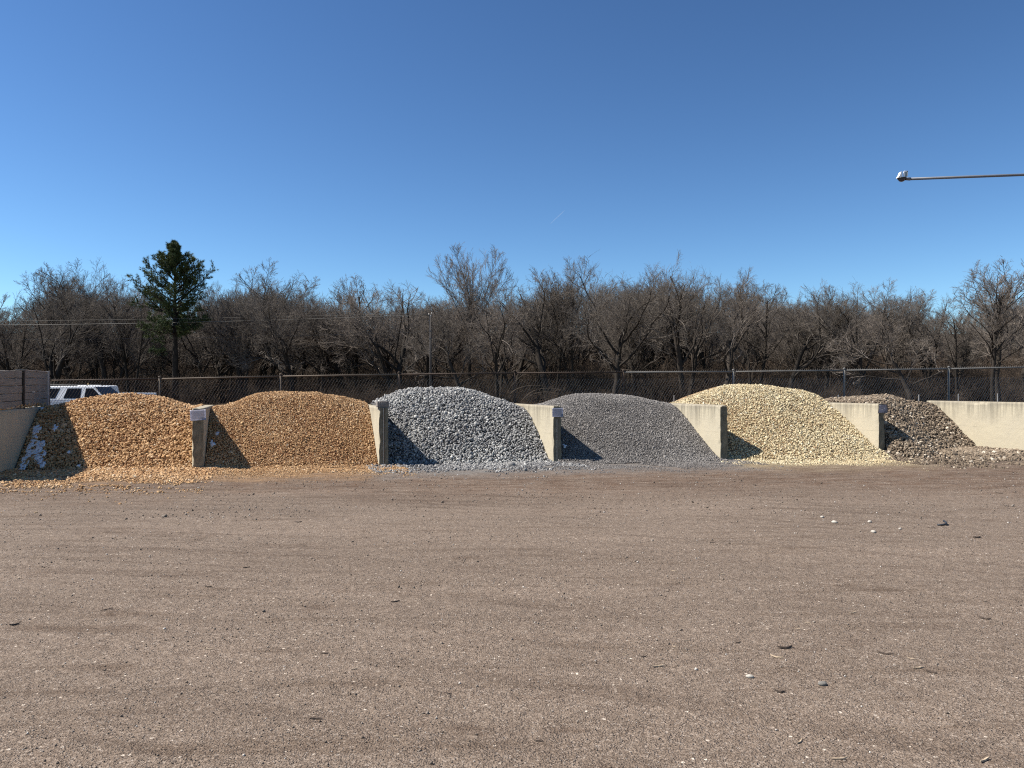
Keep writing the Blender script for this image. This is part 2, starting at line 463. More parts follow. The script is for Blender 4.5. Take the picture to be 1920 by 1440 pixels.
# notices fixed on the ends
def mat_notice(name, col, ink, seedv, amount):
    t = NT(name)
    v = t.coords(scale=(1, 1, 1))
    tone = t.noise(v, 6, 3)
    c = t.mix(t.gray(tone, 0.3, 0.7), tuple(x * 0.88 for x in col), col)
    mp = t.coords(scale=(11, 1, 24))
    off = t.add('ShaderNodeMapping'); off.inputs['Location'].default_value = (seedv, 0, seedv * 2); t.link(mp, off.inputs[0])
    s = t.noise(off.outputs[0], 1.0, 3, 0.6)
    c = t.mix(t.math('MULTIPLY', t.gray(s, 0.58, 0.66), amount), c, ink)
    return t.fin(c, 0.45, spec=0.4)
def notice(k, label, u0, u1, v0, v1, mat, tilt=0.0, curl=0.0, lean=0.0, torn=False):
    y = FR[k][1] - 0.03
    wd = (u1 - u0) / FPX * y / math.cos(RZ); ht = (v1 - v0) / FPX * y
    cx = ((u0 + u1) / 2 - UC) / FPX * y; cz = CAMZ - ((v0 + v1) / 2 - HOR) / FPX * y
    bm = bmesh.new(); n = 8
    grid = [[None] * (n + 1) for _ in range(n + 1)]
    for i in range(n + 1):
        for j in range(n + 1):
            a = i / n - 0.5; b = j / n - 0.5
            x, z = a * wd, b * ht
            if torn and a > 0.1 and b > 0: x -= (a - 0.1) * b * wd * 0.95
            yy = -curl * (abs(a) * 2) ** 2 * 0.5 - lean * b * ht
            grid[i][j] = bm.verts.new((x, yy, z))
    for i in range(n):
        for j in range(n):
            bm.faces.new((grid[i][j], grid[i + 1][j], grid[i + 1][j + 1], grid[i][j + 1])).smooth = True
    bmesh.ops.solidify(bm, geom=list(bm.faces), thickness=-0.006)
    bmesh.ops.recalc_face_normals(bm, faces=list(bm.faces))
    o = obj('notice', bm, mat)
    p = np.array((cx, y)) - DV * 0.012
    o.location = (p[0], p[1], cz); o.rotation_euler = Euler((0, tilt, RZ), 'XYZ')
    return tag(o, label, 'sign', 'notices on the ends of the dividers')
notice(1, 'pale tilted notice with faint scribbled print on the divider between the orange piles', 358.5, 384.5, 768.5, 788.0, mat_notice('notice_white', (0.50, 0.49, 0.55), (0.22, 0.21, 0.26), 1.3, 0.55), R(-2.5), 0.01)
notice(3, 'blank grey plate on the divider between the blue-grey and fine grey piles', 1035.0, 1055.5, 765.0, 781.5, mat_notice('notice_grey', (0.36, 0.37, 0.44), (0.46, 0.47, 0.53), 4.1, 0.3), R(0.6), 0.004)
b = notice(5, 'curled dark grey notice with a torn corner and white marks, beside the brown cobbles', 1643.5, 1665.0, 757.8, 775.0, mat_notice('notice_dark', (0.27, 0.275, 0.34), (0.66, 0.67, 0.72), 7.7, 0.8), 0.0, 0.03, 0.15, True)

# weathered timber block on the third divider
M_greywood = NT('weathered_wood')
v = M_greywood.coords(scale=(1, 1, 1))
gr = M_greywood.noise(M_greywood.coords(scale=(2.2, 2.2, 30)), 2.0, 5, 0.6)
cc = M_greywood.ramp(gr, [(0.25, (0.11, 0.096, 0.084)), (0.5, (0.22, 0.20, 0.18)), (0.75, (0.33, 0.305, 0.28))])
cc = M_greywood.mix(M_greywood.gray(M_greywood.noise(v, 1.5, 3), 0.35, 0.65, 0, 0.5), cc, (0.19, 0.15, 0.12))
M_greywood = M_greywood.fin(cc, 0.9, M_greywood.bump(gr, 0.012, 0.8), spec=0.2)
bm = bmesh.new()
nseg = 14
prof = []
for i in range(nseg + 1):
    a = i / nseg
    prof.append((-0.135 + 0.27 * a, -0.07 - 0.012 * (i % 2) - 0.02 * math.sin(a * math.pi)))
lo = [bm.verts.new((x, y, 0)) for x, y in prof] + [bm.verts.new((0.135, 0.12, 0)), bm.verts.new((-0.135, 0.12, 0))]
hi = [bm.verts.new((x * 0.98, y * 0.97, 0.128 + 0.006 * random.random())) for x, y in prof] + [bm.verts.new((0.13, 0.12, 0.125)), bm.verts.new((-0.13, 0.12, 0.13))]
for i in range(len(lo)):
    j = (i + 1) % len(lo); bm.faces.new((lo[i], lo[j], hi[j], hi[i]))
bm.faces.new(hi); bm.faces.new(lo[::-1])
p = FR[2] + DV * 0.10
tag(obj('timber_block', bm, M_greywood, loc=(p[0] - 0.01, p[1], TOP[2] - 0.004)), 'short weathered grey ribbed timber block on a divider end', 'timber').rotation_euler.z = RZ

# ------------------------------------------------------------------ timber wall stacked on the outermost divider
tw = thing('timber_wall', 'weathered grey timber wall stacked on the outermost divider with dark steel post', 'wall', (FR[0][0], FR[0][1], TOP[0]), math.atan2(DV[1], DV[0]))
# local X runs back along the divider, local Y to its outer side; face recessed a little from the concrete below
def t_of_u(u, off):
    a = (u - UC) / FPX
    b = FR[0] + NV * off                                           # (b + DV t) seen at u
    return (b[0] - a * b[1]) / (a * DV[1] - DV[0])
FACE = -THK[0] / 2 + 0.03
tA, tB = t_of_u(43, -FACE), t_of_u(88.5, -FACE)
H0 = 0.0
CH = 0.166
r = random.Random(8)
for c in range(5):
    z0 = H0 + c * CH
    for (x0, x1, cuts) in ((-1.6, tA - 0.05, (r.uniform(-0.6, 0.2), r.uniform(0.5, 0.9))), (tA + 0.05, tB, (tA + r.uniform(0.3, 1.3),))):
        xs = [x0] + sorted(cuts) + [x1]
        for a, b_ in zip(xs, xs[1:]):
            if b_ - a < 0.08: continue
            bm = bmesh.new()
            j = r.uniform(-0.008, 0.008)
            sl_ = 0.012 * (a + b_) / 2
            box_bm(bm, a + 0.004, b_ - 0.004, FACE + j, FACE + 0.15 + j, z0 + 0.003 + sl_, z0 + CH - 0.004 + sl_)
            bevel_all(bm, 0.008, 1)
            obj('timber', bm, M_greywood, tw)
M_steel_dark = mat_plain('dark_steel', (0.035, 0.028, 0.024), 0.3, 20, 0.6, 0.4)
M_steel_grey = mat_plain('grey_post_wood', (0.30, 0.29, 0.28), 0.2, 9, 0.85, 0.0, bump=0.006, stretch=(1, 1, 0.2))
bm = bmesh.new(); box_bm(bm, tA - 0.05, tA + 0.05, FACE - 0.032, FACE + 0.10, -0.02, 0.86); bevel_all(bm, 0.006, 1)
obj('steel_post', bm, M_steel_dark, tw)
bm = bmesh.new(); box_bm(bm, tB + 0.004, tB + 0.13, FACE - 0.02, FACE + 0.17, -0.9, 0.875); bevel_all(bm, 0.008, 1)
obj('end_post', bm, M_steel_grey, tw)
bm = bmesh.new(); box_bm(bm, tA + 0.06, tB, FACE - 0.01, FACE + 0.17, 5 * CH + 0.02, 5 * CH + 0.035)
c_ = obj('cap_board', bm, mat_plain('pale_board', (0.42, 0.39, 0.36), 0.15, 14, 0.85), tw); c_.location.z = 0.006

# ================================================================== GRAVEL PILES
ICO_V = None
def ico():
    bm = bmesh.new(); bmesh.ops.create_icosphere(bm, subdivisions=1, radius=1)
    V = np.array([v.co[:] for v in bm.verts]); F = np.array([[v.index for v in f.verts] for f in bm.faces]); bm.free()
    return V, F
ICO_V, ICO_F = ico()
OCT_V = np.array(((1, 0, 0), (-1, 0, 0), (0, 1, 0), (0, -1, 0), (0, 0, 1), (0, 0, -1)), float)
OCT_F = np.array(((0, 2, 4), (2, 1, 4), (1, 3, 4), (3, 0, 4), (2, 0, 5), (1, 2, 5), (3, 1, 5), (0, 3, 5)))
def stones(P, size, tint, rg, base=(ICO_V, ICO_F), jit=0.28, aniso=(0.7, 1.15), squash=0.8):
    """one merged mesh of irregular stones at points P: returns verts, faces, tint"""
    BV, BF = base; n = len(P); m = len(BV)
    var = np.stack([BV * (1 + jit * rg.standard_normal((m, 1))) + jit * 0.4 * rg.standard_normal((m, 3)) for _ in range(24)])
    q = rg.standard_normal((n, 4)); q /= np.linalg.norm(q, axis=1, keepdims=True)
    a, b, c, d = q.T
    Rm = np.stack([np.stack([1 - 2 * (c * c + d * d), 2 * (b * c - a * d), 2 * (b * d + a * c)], -1),
                   np.stack([2 * (b * c + a * d), 1 - 2 * (b * b + d * d), 2 * (c * d - a * b)], -1),
                   np.stack([2 * (b * d - a * c), 2 * (c * d + a * b), 1 - 2 * (b * b + c * c)], -1)], -2)
    sc = rg.uniform(aniso[0], aniso[1], (n, 3)); sc[:, 2] *= squash
    L = var[rg.integers(0, 24, n)] * (sc * size[:, None])[:, None, :]
    W = np.einsum('nij,nkj->nki', Rm, L) + P[:, None, :]
    F = (BF[None] + (np.arange(n) * m)[:, None, None]).reshape(-1, 3)
    return W.reshape(-1, 3), F, np.repeat(tint, m)

class Pile:
    def __init__(s, k, crest, t0, slope, k_round, foot=0.12, film=None):
        s.k = k; s.A = FR[k]; s.B = FR[k + 1]; s.E = s.B - s.A
        s.tq = np.array([0, 0.25, 0.5, 0.75, 1.0]) if len(t0) == 5 else np.array([0.02, 0.07, 0.14, 0.28, 0.5, 0.75, 1.0])
        s.t0 = t0; s.slope = slope; s.kr = k_round; s.foot = foot; s.film = film
        s.M = np.linalg.inv(np.stack([s.E, DV], 1))
        us, hs = [], []
        for u, v in crest:
            # crest lies about 2.5 m behind the front line
            a = (u - UC) / FPX
            O = s.A + DV * 2.45
            # O + E q at ratio a
            q = (a * O[1] - O[0]) / (s.E[0] - a * s.E[1])
            y = O[1] + s.E[1] * q
            us.append(q); hs.append(CAMZ - (v - HOR) / FPX * y - 0.02)
        s.cs, s.ch = np.array(us), np.array(hs)
    def st(s, x, y):
        d = np.stack([np.asarray(x) - s.A[0], np.asarray(y) - s.A[1]], -1)
        r_ = d @ s.M.T
        return r_[..., 0], r_[..., 1]
    def xy(s, q, t):
        q = np.asarray(q)[..., None]; t = np.asarray(t)[..., None]
        return s.A + s.E * q + DV * t
    def h(s, q, t):
        """height above the yard"""
        c = np.interp(q, s.cs, s.ch)
        t0 = np.interp(q, s.tq, s.t0)
        a = s.slope * (t - t0)
        a = s.foot * np.logaddexp(0, a / s.foot)                   # concave foot
        kk = s.kr
        hh = -kk * np.logaddexp(-a / kk, -c / kk)
        hh = np.where(t > 3.0, hh - (t - 3.0) * 0.5, hh)
        p = s.xy(q, t)
        lump = 0.07 * (fbm(p[..., 0] * 1.3, p[..., 1] * 1.3, 30 + s.k) - 0.5)
        hh = hh + lump * np.clip(hh / 0.3, 0, 1) - 0.03 * np.exp(-hh / 0.05)
        if s.film is not None: hh = np.maximum(hh, s.film(q, t))
        return hh
    def z(s, q, t):
        p = s.xy(q, t)
        return G(p[..., 0], p[..., 1]) + s.h(q, t)

CR1 = [(60, 757), (92, 755), (110, 752), (146, 741), (179, 735), (229, 733), (292, 736), (312, 741), (333, 747.5), (360, 757), (385, 755), (400, 760)]
CR2 = [(380, 759), (395, 760), (419, 757), (444, 748.5), (465, 739), (482, 733), (527, 731), (596, 732), (611, 737), (642, 741), (673, 749.6), (694, 756), (705, 759)]
CR3 = [(680, 757), (694, 752.7), (722, 741), (753, 730), (774, 725), (863, 725), (888, 730), (920, 741), (951, 751.6), (965, 759), (1000, 764)]
CR4 = [(990, 760), (1023, 756), (1042, 749.6), (1062, 743), (1087, 739), (1171, 739), (1198, 743), (1229, 749.6), (1250, 754), (1265, 755.5), (1300, 758)]
CR5 = [(1255, 756), (1277, 753), (1302, 743), (1333, 732), (1360, 724.6), (1389, 722.5), (1437, 724.6), (1468, 730), (1493, 732), (1520, 740), (1541, 745), (1558, 752), (1590, 757)]
CR6 = [(1540, 753), (1560, 751), (1593, 747), (1628, 744.5), (1655, 743.5), (1676, 743.5), (1697, 746), (1718, 749), (1733, 751), (1770, 752), (1800, 753)]
def film6(q, t):
    return 0.13 * np.exp(-np.clip(-t - 0.1, 0, 9) ** 2 / 0.9) * np.clip((q - 0.05) / 0.4, 0.25, 1) - 0.02
PILES = [
    Pile(0, CR1, [0.62, 0.35, 0.12, 0.0, 0.0], 0.74, 0.12, 0.06),
    Pile(1, CR2, [0.05, 0.0, -0.1, -0.12, 0.0], 0.80, 0.14, 0.06),
    Pile(2, CR3, [0.32, 0.02, -0.1, 0.0, 0.15], 0.80, 0.16, 0.07),
    Pile(3, CR4, [-0.08, -0.15, -0.25, -0.2, 0.02], 0.64, 0.10, 0.10),
    Pile(4, CR5, [0.25, -0.45, -0.75, -0.6, -0.34], 0.66, 0.12, 0.08),
    Pile(5, CR6, [-0.25, -0.55, -0.68, -0.4, 0.4, 1.0, 1.3], 0.84, 0.09, 0.06, film6),
]
ST_OR = [(0.0, (0.24, 0.11, 0.05)), (0.2, (0.48, 0.265, 0.125)), (0.5, (0.69, 0.43, 0.215)), (0.8, (0.82, 0.56, 0.32)), (1.0, (0.92, 0.76, 0.55))]
ST_OR2 = [(0.0, (0.26, 0.12, 0.055)), (0.2, (0.50, 0.285, 0.135)), (0.5, (0.68, 0.43, 0.22)), (0.8, (0.80, 0.56, 0.325)), (1.0, (0.90, 0.74, 0.53))]
ST_BL = [(0.0, (0.11, 0.105, 0.105)), (0.3, (0.26, 0.255, 0.255)), (0.6, (0.40, 0.395, 0.38)), (0.85, (0.54, 0.53, 0.50)), (1.0, (0.82, 0.80, 0.75))]
ST_GR = [(0.0, (0.12, 0.11, 0.105)), (0.4, (0.27, 0.25, 0.235)), (0.75, (0.38, 0.355, 0.33)), (1.0, (0.62, 0.58, 0.53))]
ST_CR = [(0.0, (0.38, 0.25, 0.14)), (0.15, (0.62, 0.48, 0.28)), (0.5, (0.80, 0.67, 0.42)), (0.85, (0.90, 0.79, 0.55)), (1.0, (0.95, 0.89, 0.72))]
ST_BR = [(0.0, (0.095, 0.070, 0.050)), (0.3, (0.21, 0.160, 0.114)), (0.6, (0.315, 0.245, 0.175)), (0.85, (0.44, 0.35, 0.255)), (1.0, (0.80, 0.70, 0.56))]
SPEC = [  # stone radius, stones' look, apron reach, apron spacing, label, name
    (0.027, mat_stone('orange_cobble', ST_OR), 2.3, 'pile of coarse orange-tan stones with snow in its shaded side, beside the timbers'),
    (0.0185, mat_stone('orange_gravel', ST_OR2), 1.15, 'pile of finer orange-tan gravel between the tilted notice and the timber block'),
    (0.0275, mat_stone('blue_grey_rock', ST_BL), 1.05, 'pile of coarse blue-grey crushed rock beside the timber block'),
    (0.0145, mat_stone('grey_chippings', ST_GR, 90), 1.15, 'pile of fine even grey chippings between the blank plate and worn divider'),
    (0.0215, mat_stone('cream_gravel', ST_CR), 0.6, 'pile of pale cream-yellow gravel, brightest of the piles'),
    (0.031, mat_stone('brown_cobble', ST_BR), 1.5, 'pile of mixed brown cobbles sliding against the long bare cream wall'),
]
SNOW = {0: [[(68, 760), (78, 758), (84, 763), (78, 772), (68, 770)],
            [(62, 800), (78, 796), (76, 812), (69, 826), (86, 829), (87, 845), (86, 881), (73, 880), (62, 864), (52, 866), (44, 884), (32, 888), (38, 866), (50, 846), (56, 822)],
            [(99, 800), (112, 797), (108, 806), (121, 815), (106, 812), (96, 823), (88, 817), (98, 809)],
            [(124, 850), (133, 845), (145, 852), (130, 855)], [(128, 866), (142, 866), (164, 875), (148, 874)]],
        1: [[(399, 812), (408, 807), (412, 816), (402, 821)], [(395, 828), (408, 826), (425, 828), (404, 834), (396, 846)]],
        2: [[(733, 829), (743, 832), (738, 838)], [(742, 842), (750, 845), (745, 850)]],
        3: [[(1054, 828), (1060, 830), (1072, 848), (1063, 841), (1054, 836)]]}
def in_poly(px, py, poly):
    ins = np.zeros(px.shape, bool); n = len(poly)
    for i in range(n):
        x1, y1 = poly[i]; x2, y2 = poly[(i + 1) % n]
        c = ((y1 > py) != (y2 > py)) & (px < (x2 - x1) * (py - y1) / (y2 - y1 + 1e-9) + x1)
        ins ^= c
    return ins
t = NT('old_snow'); v = t.coords()
M_snow = t.fin(t.mix(t.noise(v, 12, 4), (0.70, 0.71, 0.74), (0.86, 0.87, 0.89)), 0.7, t.bump(t.noise(v, 25, 4), 0.02, 0.6), spec=0.3)
SNOWLAB = {0: ['small snow patch at the top of the shaded orange stones', 'largest snow patch, running down the shaded orange stones along the wall',
               'forked snow patch in the middle of the shaded orange stones', 'small snow patch low in the shade of the coarse orange stones', 'thin streak of snow by the shadow corner on coarse orange stones'],
           1: ['faint dusting of snow behind the divider with the tilted notice', 'thin low snow smear behind the divider with the tilted notice'],
           2: ['upper fleck of snow in shade on the blue-grey rock', 'lower fleck of snow in shade on the blue-grey rock'],
           3: ['slanting snow sliver in shade on the fine grey chippings']}

for k, P in enumerate(PILES):
    size, mat, reach, lab = SPEC[k]
    rg = np.random.default_rng(100 + k)
    half0 = THK[k] / 2 / np.linalg.norm(P.E) * 1.06; half1 = THK[k + 1] / 2 / np.linalg.norm(P.E) * 1.06
    # --- supporting surface
    nq, nt = 60, 84
    qs = np.linspace(half0 * 0.6, 1 - half1 * 0.6, nq); tsv = np.linspace(-2.0, 3.5, nt)
    Q, Tt = np.meshgrid(qs, tsv, indexing='ij')
    hh = P.h(Q, Tt)
    xy = P.xy(Q, Tt)
    zz = G(xy[..., 0], xy[..., 1]) + np.where(hh > 0.08, hh - size * 1.5, -0.08)
    idx = np.arange(nq * nt).reshape(nq, nt)
    bf = np.stack([idx[:-1, :-1], idx[1:, :-1], idx[1:, 1:], idx[:-1, 1:]], -1).reshape(-1, 4)
    BVv = np.concatenate([xy, zz[..., None]], -1).reshape(-1, 3)
    BFt = np.concatenate([bf[:, :3], bf[:, [0, 2, 3]]])
    # --- stones on the heap
    sp = size * (1.42 if k != 3 else 1.36)
    Lq = np.linalg.norm(P.E)
    nqs, nts = int(Lq / sp), int(5.2 / (sp * 0.80))
    q, tt = np.meshgrid((np.arange(nqs) + 0.5) / nqs, -1.9 + (np.arange(nts) + 0.5) / nts * 5.2, indexing='ij')
    q = (q + rg.uniform(-0.55, 0.55, q.shape) / nqs).ravel(); tt = (tt + rg.uniform(-0.55, 0.55, tt.shape) * sp).ravel()
    hq = P.h(q, tt)
    ok = (hq > 0.025) & (((q > half0 + size * 0.5 / Lq) & (q < 1 - half1 - size * 0.5 / Lq)) | (tt < -0.03))
    ok &= tt < 2.7
    q, tt, hq = q[ok], tt[ok], hq[ok]
    if k == 5:                                                     # the steep flank beside the divider takes more stones
        m_ = (q < 0.22) & (tt < 1.2); q = np.concatenate([q, q[m_] + rg.uniform(0.2, 0.8, m_.sum()) / nqs]); tt = np.concatenate([tt, tt[m_] + rg.uniform(-0.5, 0.5, m_.sum()) * sp]); hq = P.h(q, tt)
    pxy = P.xy(q, tt)
    sz = size * np.exp(rg.normal(-0.03, 0.29, len(q)))
    pz = G(pxy[:, 0], pxy[:, 1]) + hq + rg.normal(0, 0.34, len(q)) * size - 0.25 * size
    pts = [np.concatenate([pxy, pz[:, None]], 1)]; szs = [sz]
    # --- apron scattered over the yard in front
    ext_l, ext_r = (0.9 if k == 0 else 0.10), (0.5 if k == 5 else 0.10)
    n_ap = int((1 + ext_l + ext_r) * Lq * (1.9 if k != 3 else 1.3) * reach / (sp * sp))
    q2 = rg.uniform(-ext_l, 1 + ext_r, n_ap)
    edge = np.interp(q2, P.tq, P.t0).clip(-2, 0.1)
    f = np.where(rg.random(n_ap) < 0.82, np.abs(rg.normal(0, 0.9, n_ap)), rg.exponential(1.1, n_ap)).clip(0, 4) * reach * (0.62 + 0.5 * fbm(q2 * 5, q2 * 0 + k, 60 + k))
    if k == 0: f *= np.interp(q2, [-0.9, 0.2, 1.0], [1.25, 1.15, 0.8])
    t2 = edge - f + 0.05
    p2 = P.xy(q2, t2)
    keep = (fbm(p2[:, 0] * 1.6, p2[:, 1] * 3.2, 70 + k) > 0.24 + 0.17 * np.clip(f / reach, 0, 2.0)) & (P.h(np.clip(q2, 0, 1), t2) < 0.06)
    keep &= (np.abs(p2[:, 0]) < 0.80 * p2[:, 1])
    p2, f = p2[keep], f[keep]
    s2 = size * np.exp(rg.normal(-0.25, 0.34, len(p2))) * np.clip(1.0 - 0.2 * f / reach, 0.45, 1)
    z2 = Gd(p2[:, 0], p2[:, 1]) + s2 * rg.uniform(-0.1, 0.55, len(p2)) + 0.03 * np.exp(-f / 0.25) * rg.random(len(p2))
    pts.append(np.concatenate([p2, z2[:, None]], 1)); szs.append(s2)
    if k == 0:                                                     # stones lodged on the ledge under the timbers
        nl = 150
        tl = rg.uniform(-0.9, 3.2, nl); wl = rg.uniform(0.02, THK[0] / 2 - 0.01, nl)
        pl = FR[0] + DV * tl[:, None] + NV * (THK[0] / 2 - rg.uniform(0.0, 0.06, nl))[:, None]
        zl = TOP[0] + 0.012 + rg.random(nl) * 0.09 * np.clip((tl - 0.1) / 1.3, 0.1, 1)
        pts.append(np.concatenate([pl, zl[:, None]], 1)); szs.append(np.full(nl, 0.022))
    n_heap = len(pts[0]); pts = np.concatenate(pts); szs = np.concatenate(szs)
    tint = np.clip(rg.normal(0.49, 0.18, len(pts)) + 0.40 * (fbm(pts[:, 0] * 1.1, pts[:, 2] * 1.8 + pts[:, 1], 80 + k) - 0.5), 0, 1)
    if k in (2, 3, 5): tint[n_heap:] = np.clip(tint[n_heap:] - 0.16, 0, 1)      # dusty, and painted darker to offset the stronger sun on flat ground
    white = rg.random(len(pts)) < (0.04 if k in (2, 5) else 0.015); tint[white] = rg.uniform(0.9, 1, white.sum())
    if k == 4:                                                     # a few of the neighbours' stones rolled in
        tint[rg.random(len(pts)) < 0.02] = 0.0
    W, F, T_ = stones(pts, szs, tint, rg, base=((OCT_V, OCT_F) if k in (1, 3, 4) else (ICO_V, ICO_F)), jit=(0.24 if k in (2, 3) else 0.15), squash=(0.8 if k in (2, 3) else 0.72))
    print('STONES', k, len(pts), len(F))
    Vall = np.concatenate([BVv, W]); Fall = np.concatenate([BFt, F + len(BVv)])
    Tall = np.concatenate([np.full(len(BVv), 0.0), T_])  # surface under the stones at darkest tint: shade in the gaps painted in
    me = np_mesh('gravel_pile', Vall, Fall, {'tint': Tall}, smooth=False)
    if k in (0, 1, 4, 5):
        sm = np.zeros(len(Fall), bool); sm[len(BFt):] = rg.random(len(F)) < 0.0
        me.polygons.foreach_set('use_smooth', sm)
    o = obj('gravel_pile', me, mat)
    tag(o, lab, 'gravel pile', 'heaps of gravel in the bins', 'stuff')
    # --- snow lying on it
    for si, poly in enumerate(SNOW.get(k, [])):
        step = 0.022
        q, tt = np.meshgrid(np.arange(half0, 0.6, step / Lq), np.arange(-0.3, 3.2, step), indexing='ij')
        p = P.xy(q, tt); zb = P.z(q, tt)
        u = UC + FPX * p[..., 0] / p[..., 1]; vv = HOR - FPX * (zb - CAMZ) / p[..., 1]
        nz = fbm(p[..., 0] * 9, zb * 9 + tt * 5, 33 + si); n2_ = fbm(p[..., 0] * 22, zb * 22 + tt * 12, 43 + si)
        ins = in_poly(u + 14 * (nz - 0.5), vv + 12 * (n2_ - 0.5), poly) & (fbm(p[..., 0] * 16, zb * 13 + tt * 9, 53 + si) > 0.33)
        thick = 0.010 + 0.030 * (nz - 0.3) + 0.03 * (n2_ - 0.5) + (0.012 if k == 0 else -0.002)
        zt = zb + thick
        cell = ins[:-1, :-1] & ins[1:, :-1] & ins[1:, 1:] & ins[:-1, 1:]
        lab_ = np.where(cell, np.arange(1, cell.size + 1).reshape(cell.shape), 0)
        while True:                                                # keep the largest joined piece
            n_ = lab_.copy()
            for ax_ in (0, 1):
                for sh in (1, -1):
                    n_ = np.maximum(n_, np.where(cell, np.roll(n_, sh, ax_), 0))
            if (n_ == lab_).all(): break
            lab_ = n_
        if not cell.any(): continue
        vals, cnt = np.unique(lab_[lab_ > 0], return_counts=True); cell = lab_ == vals[np.argmax(cnt)]
        idx = np.arange(q.size).reshape(q.shape)
        f4 = np.stack([idx[:-1, :-1], idx[1:, :-1], idx[1:, 1:], idx[:-1, 1:]], -1)[cell]
        if len(f4) < 3: continue
        used, inv = np.unique(f4, return_inverse=True)
        V = np.concatenate([p, zt[..., None]], -1).reshape(-1, 3)[used]
        me = np_mesh('snow_patch', V, inv.reshape(-1, 4), smooth=True)
        bm = bmesh.new(); bm.from_mesh(me)
        bmesh.ops.recalc_face_normals(bm, faces=list(bm.faces))
        ext = bmesh.ops.extrude_face_region(bm, geom=list(bm.faces))
        for e in ext['geom']:
            if isinstance(e, bmesh.types.BMVert): e.co.z += 0.0
        for vtx in [v_ for v_ in bm.verts if v_ not in set(ext['geom'])]: vtx.co.z -= 0.05
        bmesh.ops.recalc_face_normals(bm, faces=list(bm.faces))
        for f_ in bm.faces: f_.smooth = True
        tag(obj('snow_patch', bm, M_snow), SNOWLAB[k][si], 'snow', 'old snow in the shade of the dividers')

# ================================================================== LOOSE PEBBLES ON THE YARD
rg = np.random.default_rng(77)
n = 60000
y = 2.9 * (14.6 / 2.9) ** rg.random(n) ** 0.9
x = rg.uniform(-0.74, 0.74, n) * y
sz = 0.0034 * np.exp(rg.normal(0, 0.4, n)) * np.clip((y / 4.0) ** 0.5, 0.9, 1.9)
big = rg.random(n) < 0.006; sz[big] *= 1.7
clump = fbm(x * 0.9, y * 1.6, 15)
keep = rg.random(n) < np.clip(0.25 + 1.6 * (clump - 0.35), 0.1, 1)
x, y, sz = x[keep], y[keep], sz[keep]
P3 = np.stack([x, y, Gd(x, y) + sz * 0.25], -1)
W, F, T_ = stones(P3, sz, np.clip(rg.normal(0.62, 0.22, len(x)), 0, 1), rg, base=(OCT_V, OCT_F), jit=0.2, squash=0.75)
M_peb = mat_stone('yard_pebble', [(0.0, (0.085, 0.066, 0.052)), (0.4, (0.20, 0.158, 0.124)), (0.7, (0.28, 0.228, 0.185)), (0.93, (0.40, 0.34, 0.285)), (1.0, (0.64, 0.59, 0.53))])
tag(obj('loose_pebbles', np_mesh('loose_pebbles', W, F, {'tint': T_}), M_peb), 'small brown and grey pebbles strewn over the open yard', 'gravel', kind='stuff')
# a thin spill of pale stones carried out from the bins
n = 5200
y = rg.uniform(9.8, 15.3, n); x = rg.uniform(-0.72, 0.72, n) * y
keep = rg.random(n) < np.clip(3.2 * (fbm(x * 0.5, y * 0.9, 17) - 0.40), 0.03, 1); x, y = x[keep], y[keep]
sz = 0.0095 * np.exp(rg.normal(0, 0.4, len(x)))
W, F, T_ = stones(np.stack([x, y, Gd(x, y) + sz * 0.35], -1), sz, np.clip(rg.normal(0.55, 0.28, len(x)), 0, 1), rg, base=(OCT_V, OCT_F), jit=0.2)
tag(obj('stray_stones', np_mesh('stray_stones', W, F, {'tint': T_}), M_peb), 'stray pale stones dropped on the yard before the bins', 'gravel', kind='stuff')

# ------------------------------------------------------------------ splinters, bark and single stones one can pick out
M_pale = mat_plain('pale_splinter', (0.40, 0.31, 0.215), 0.2, 40, 0.85)
M_bark = mat_plain('dark_bark', (0.075, 0.055, 0.042), 0.3, 40, 0.9)
M_whitestone = mat_plain('white_stone', (0.36, 0.33, 0.285), 0.12, 40, 0.85, bump=0.004)
M_greenstone = mat_plain('grey_stone', (0.15, 0.14, 0.125), 0.2, 40, 0.85, bump=0.004)
def ground_at(u, v):
    y = 1.7 * FPX / (v - HOR)
    for _ in range(4):
        x = (u - UC) / FPX * y
        y = (CAMZ - float(Gd(x, y))) * FPX / (v - HOR)
    return x, y
ANCH = [(40, 'the timber wall'), (230, 'the coarse orange stones'), (371, 'the tilted notice'), (545, 'the finer orange gravel'), (719, 'the timber block'), (870, 'the blue-grey rock'), (1045, 'the blank plate'),
        (1200, 'the grey chippings'), (1357, 'the worn divider'), (1500, 'the cream gravel'), (1653, 'the curled notice'), (1740, 'the brown cobbles'), (1870, 'the bare cream wall')]
USED = set()
def zone(x, y):
    d = 'close to the camera' if y < 4.3 else ('nearer the camera' if y < 5.6 else ('midway across the yard' if y < 8.0 else 'out toward the bins'))
    u = UC + FPX * x / y
    return d, min(ANCH, key=lambda q: abs(q[0] - u))[1]
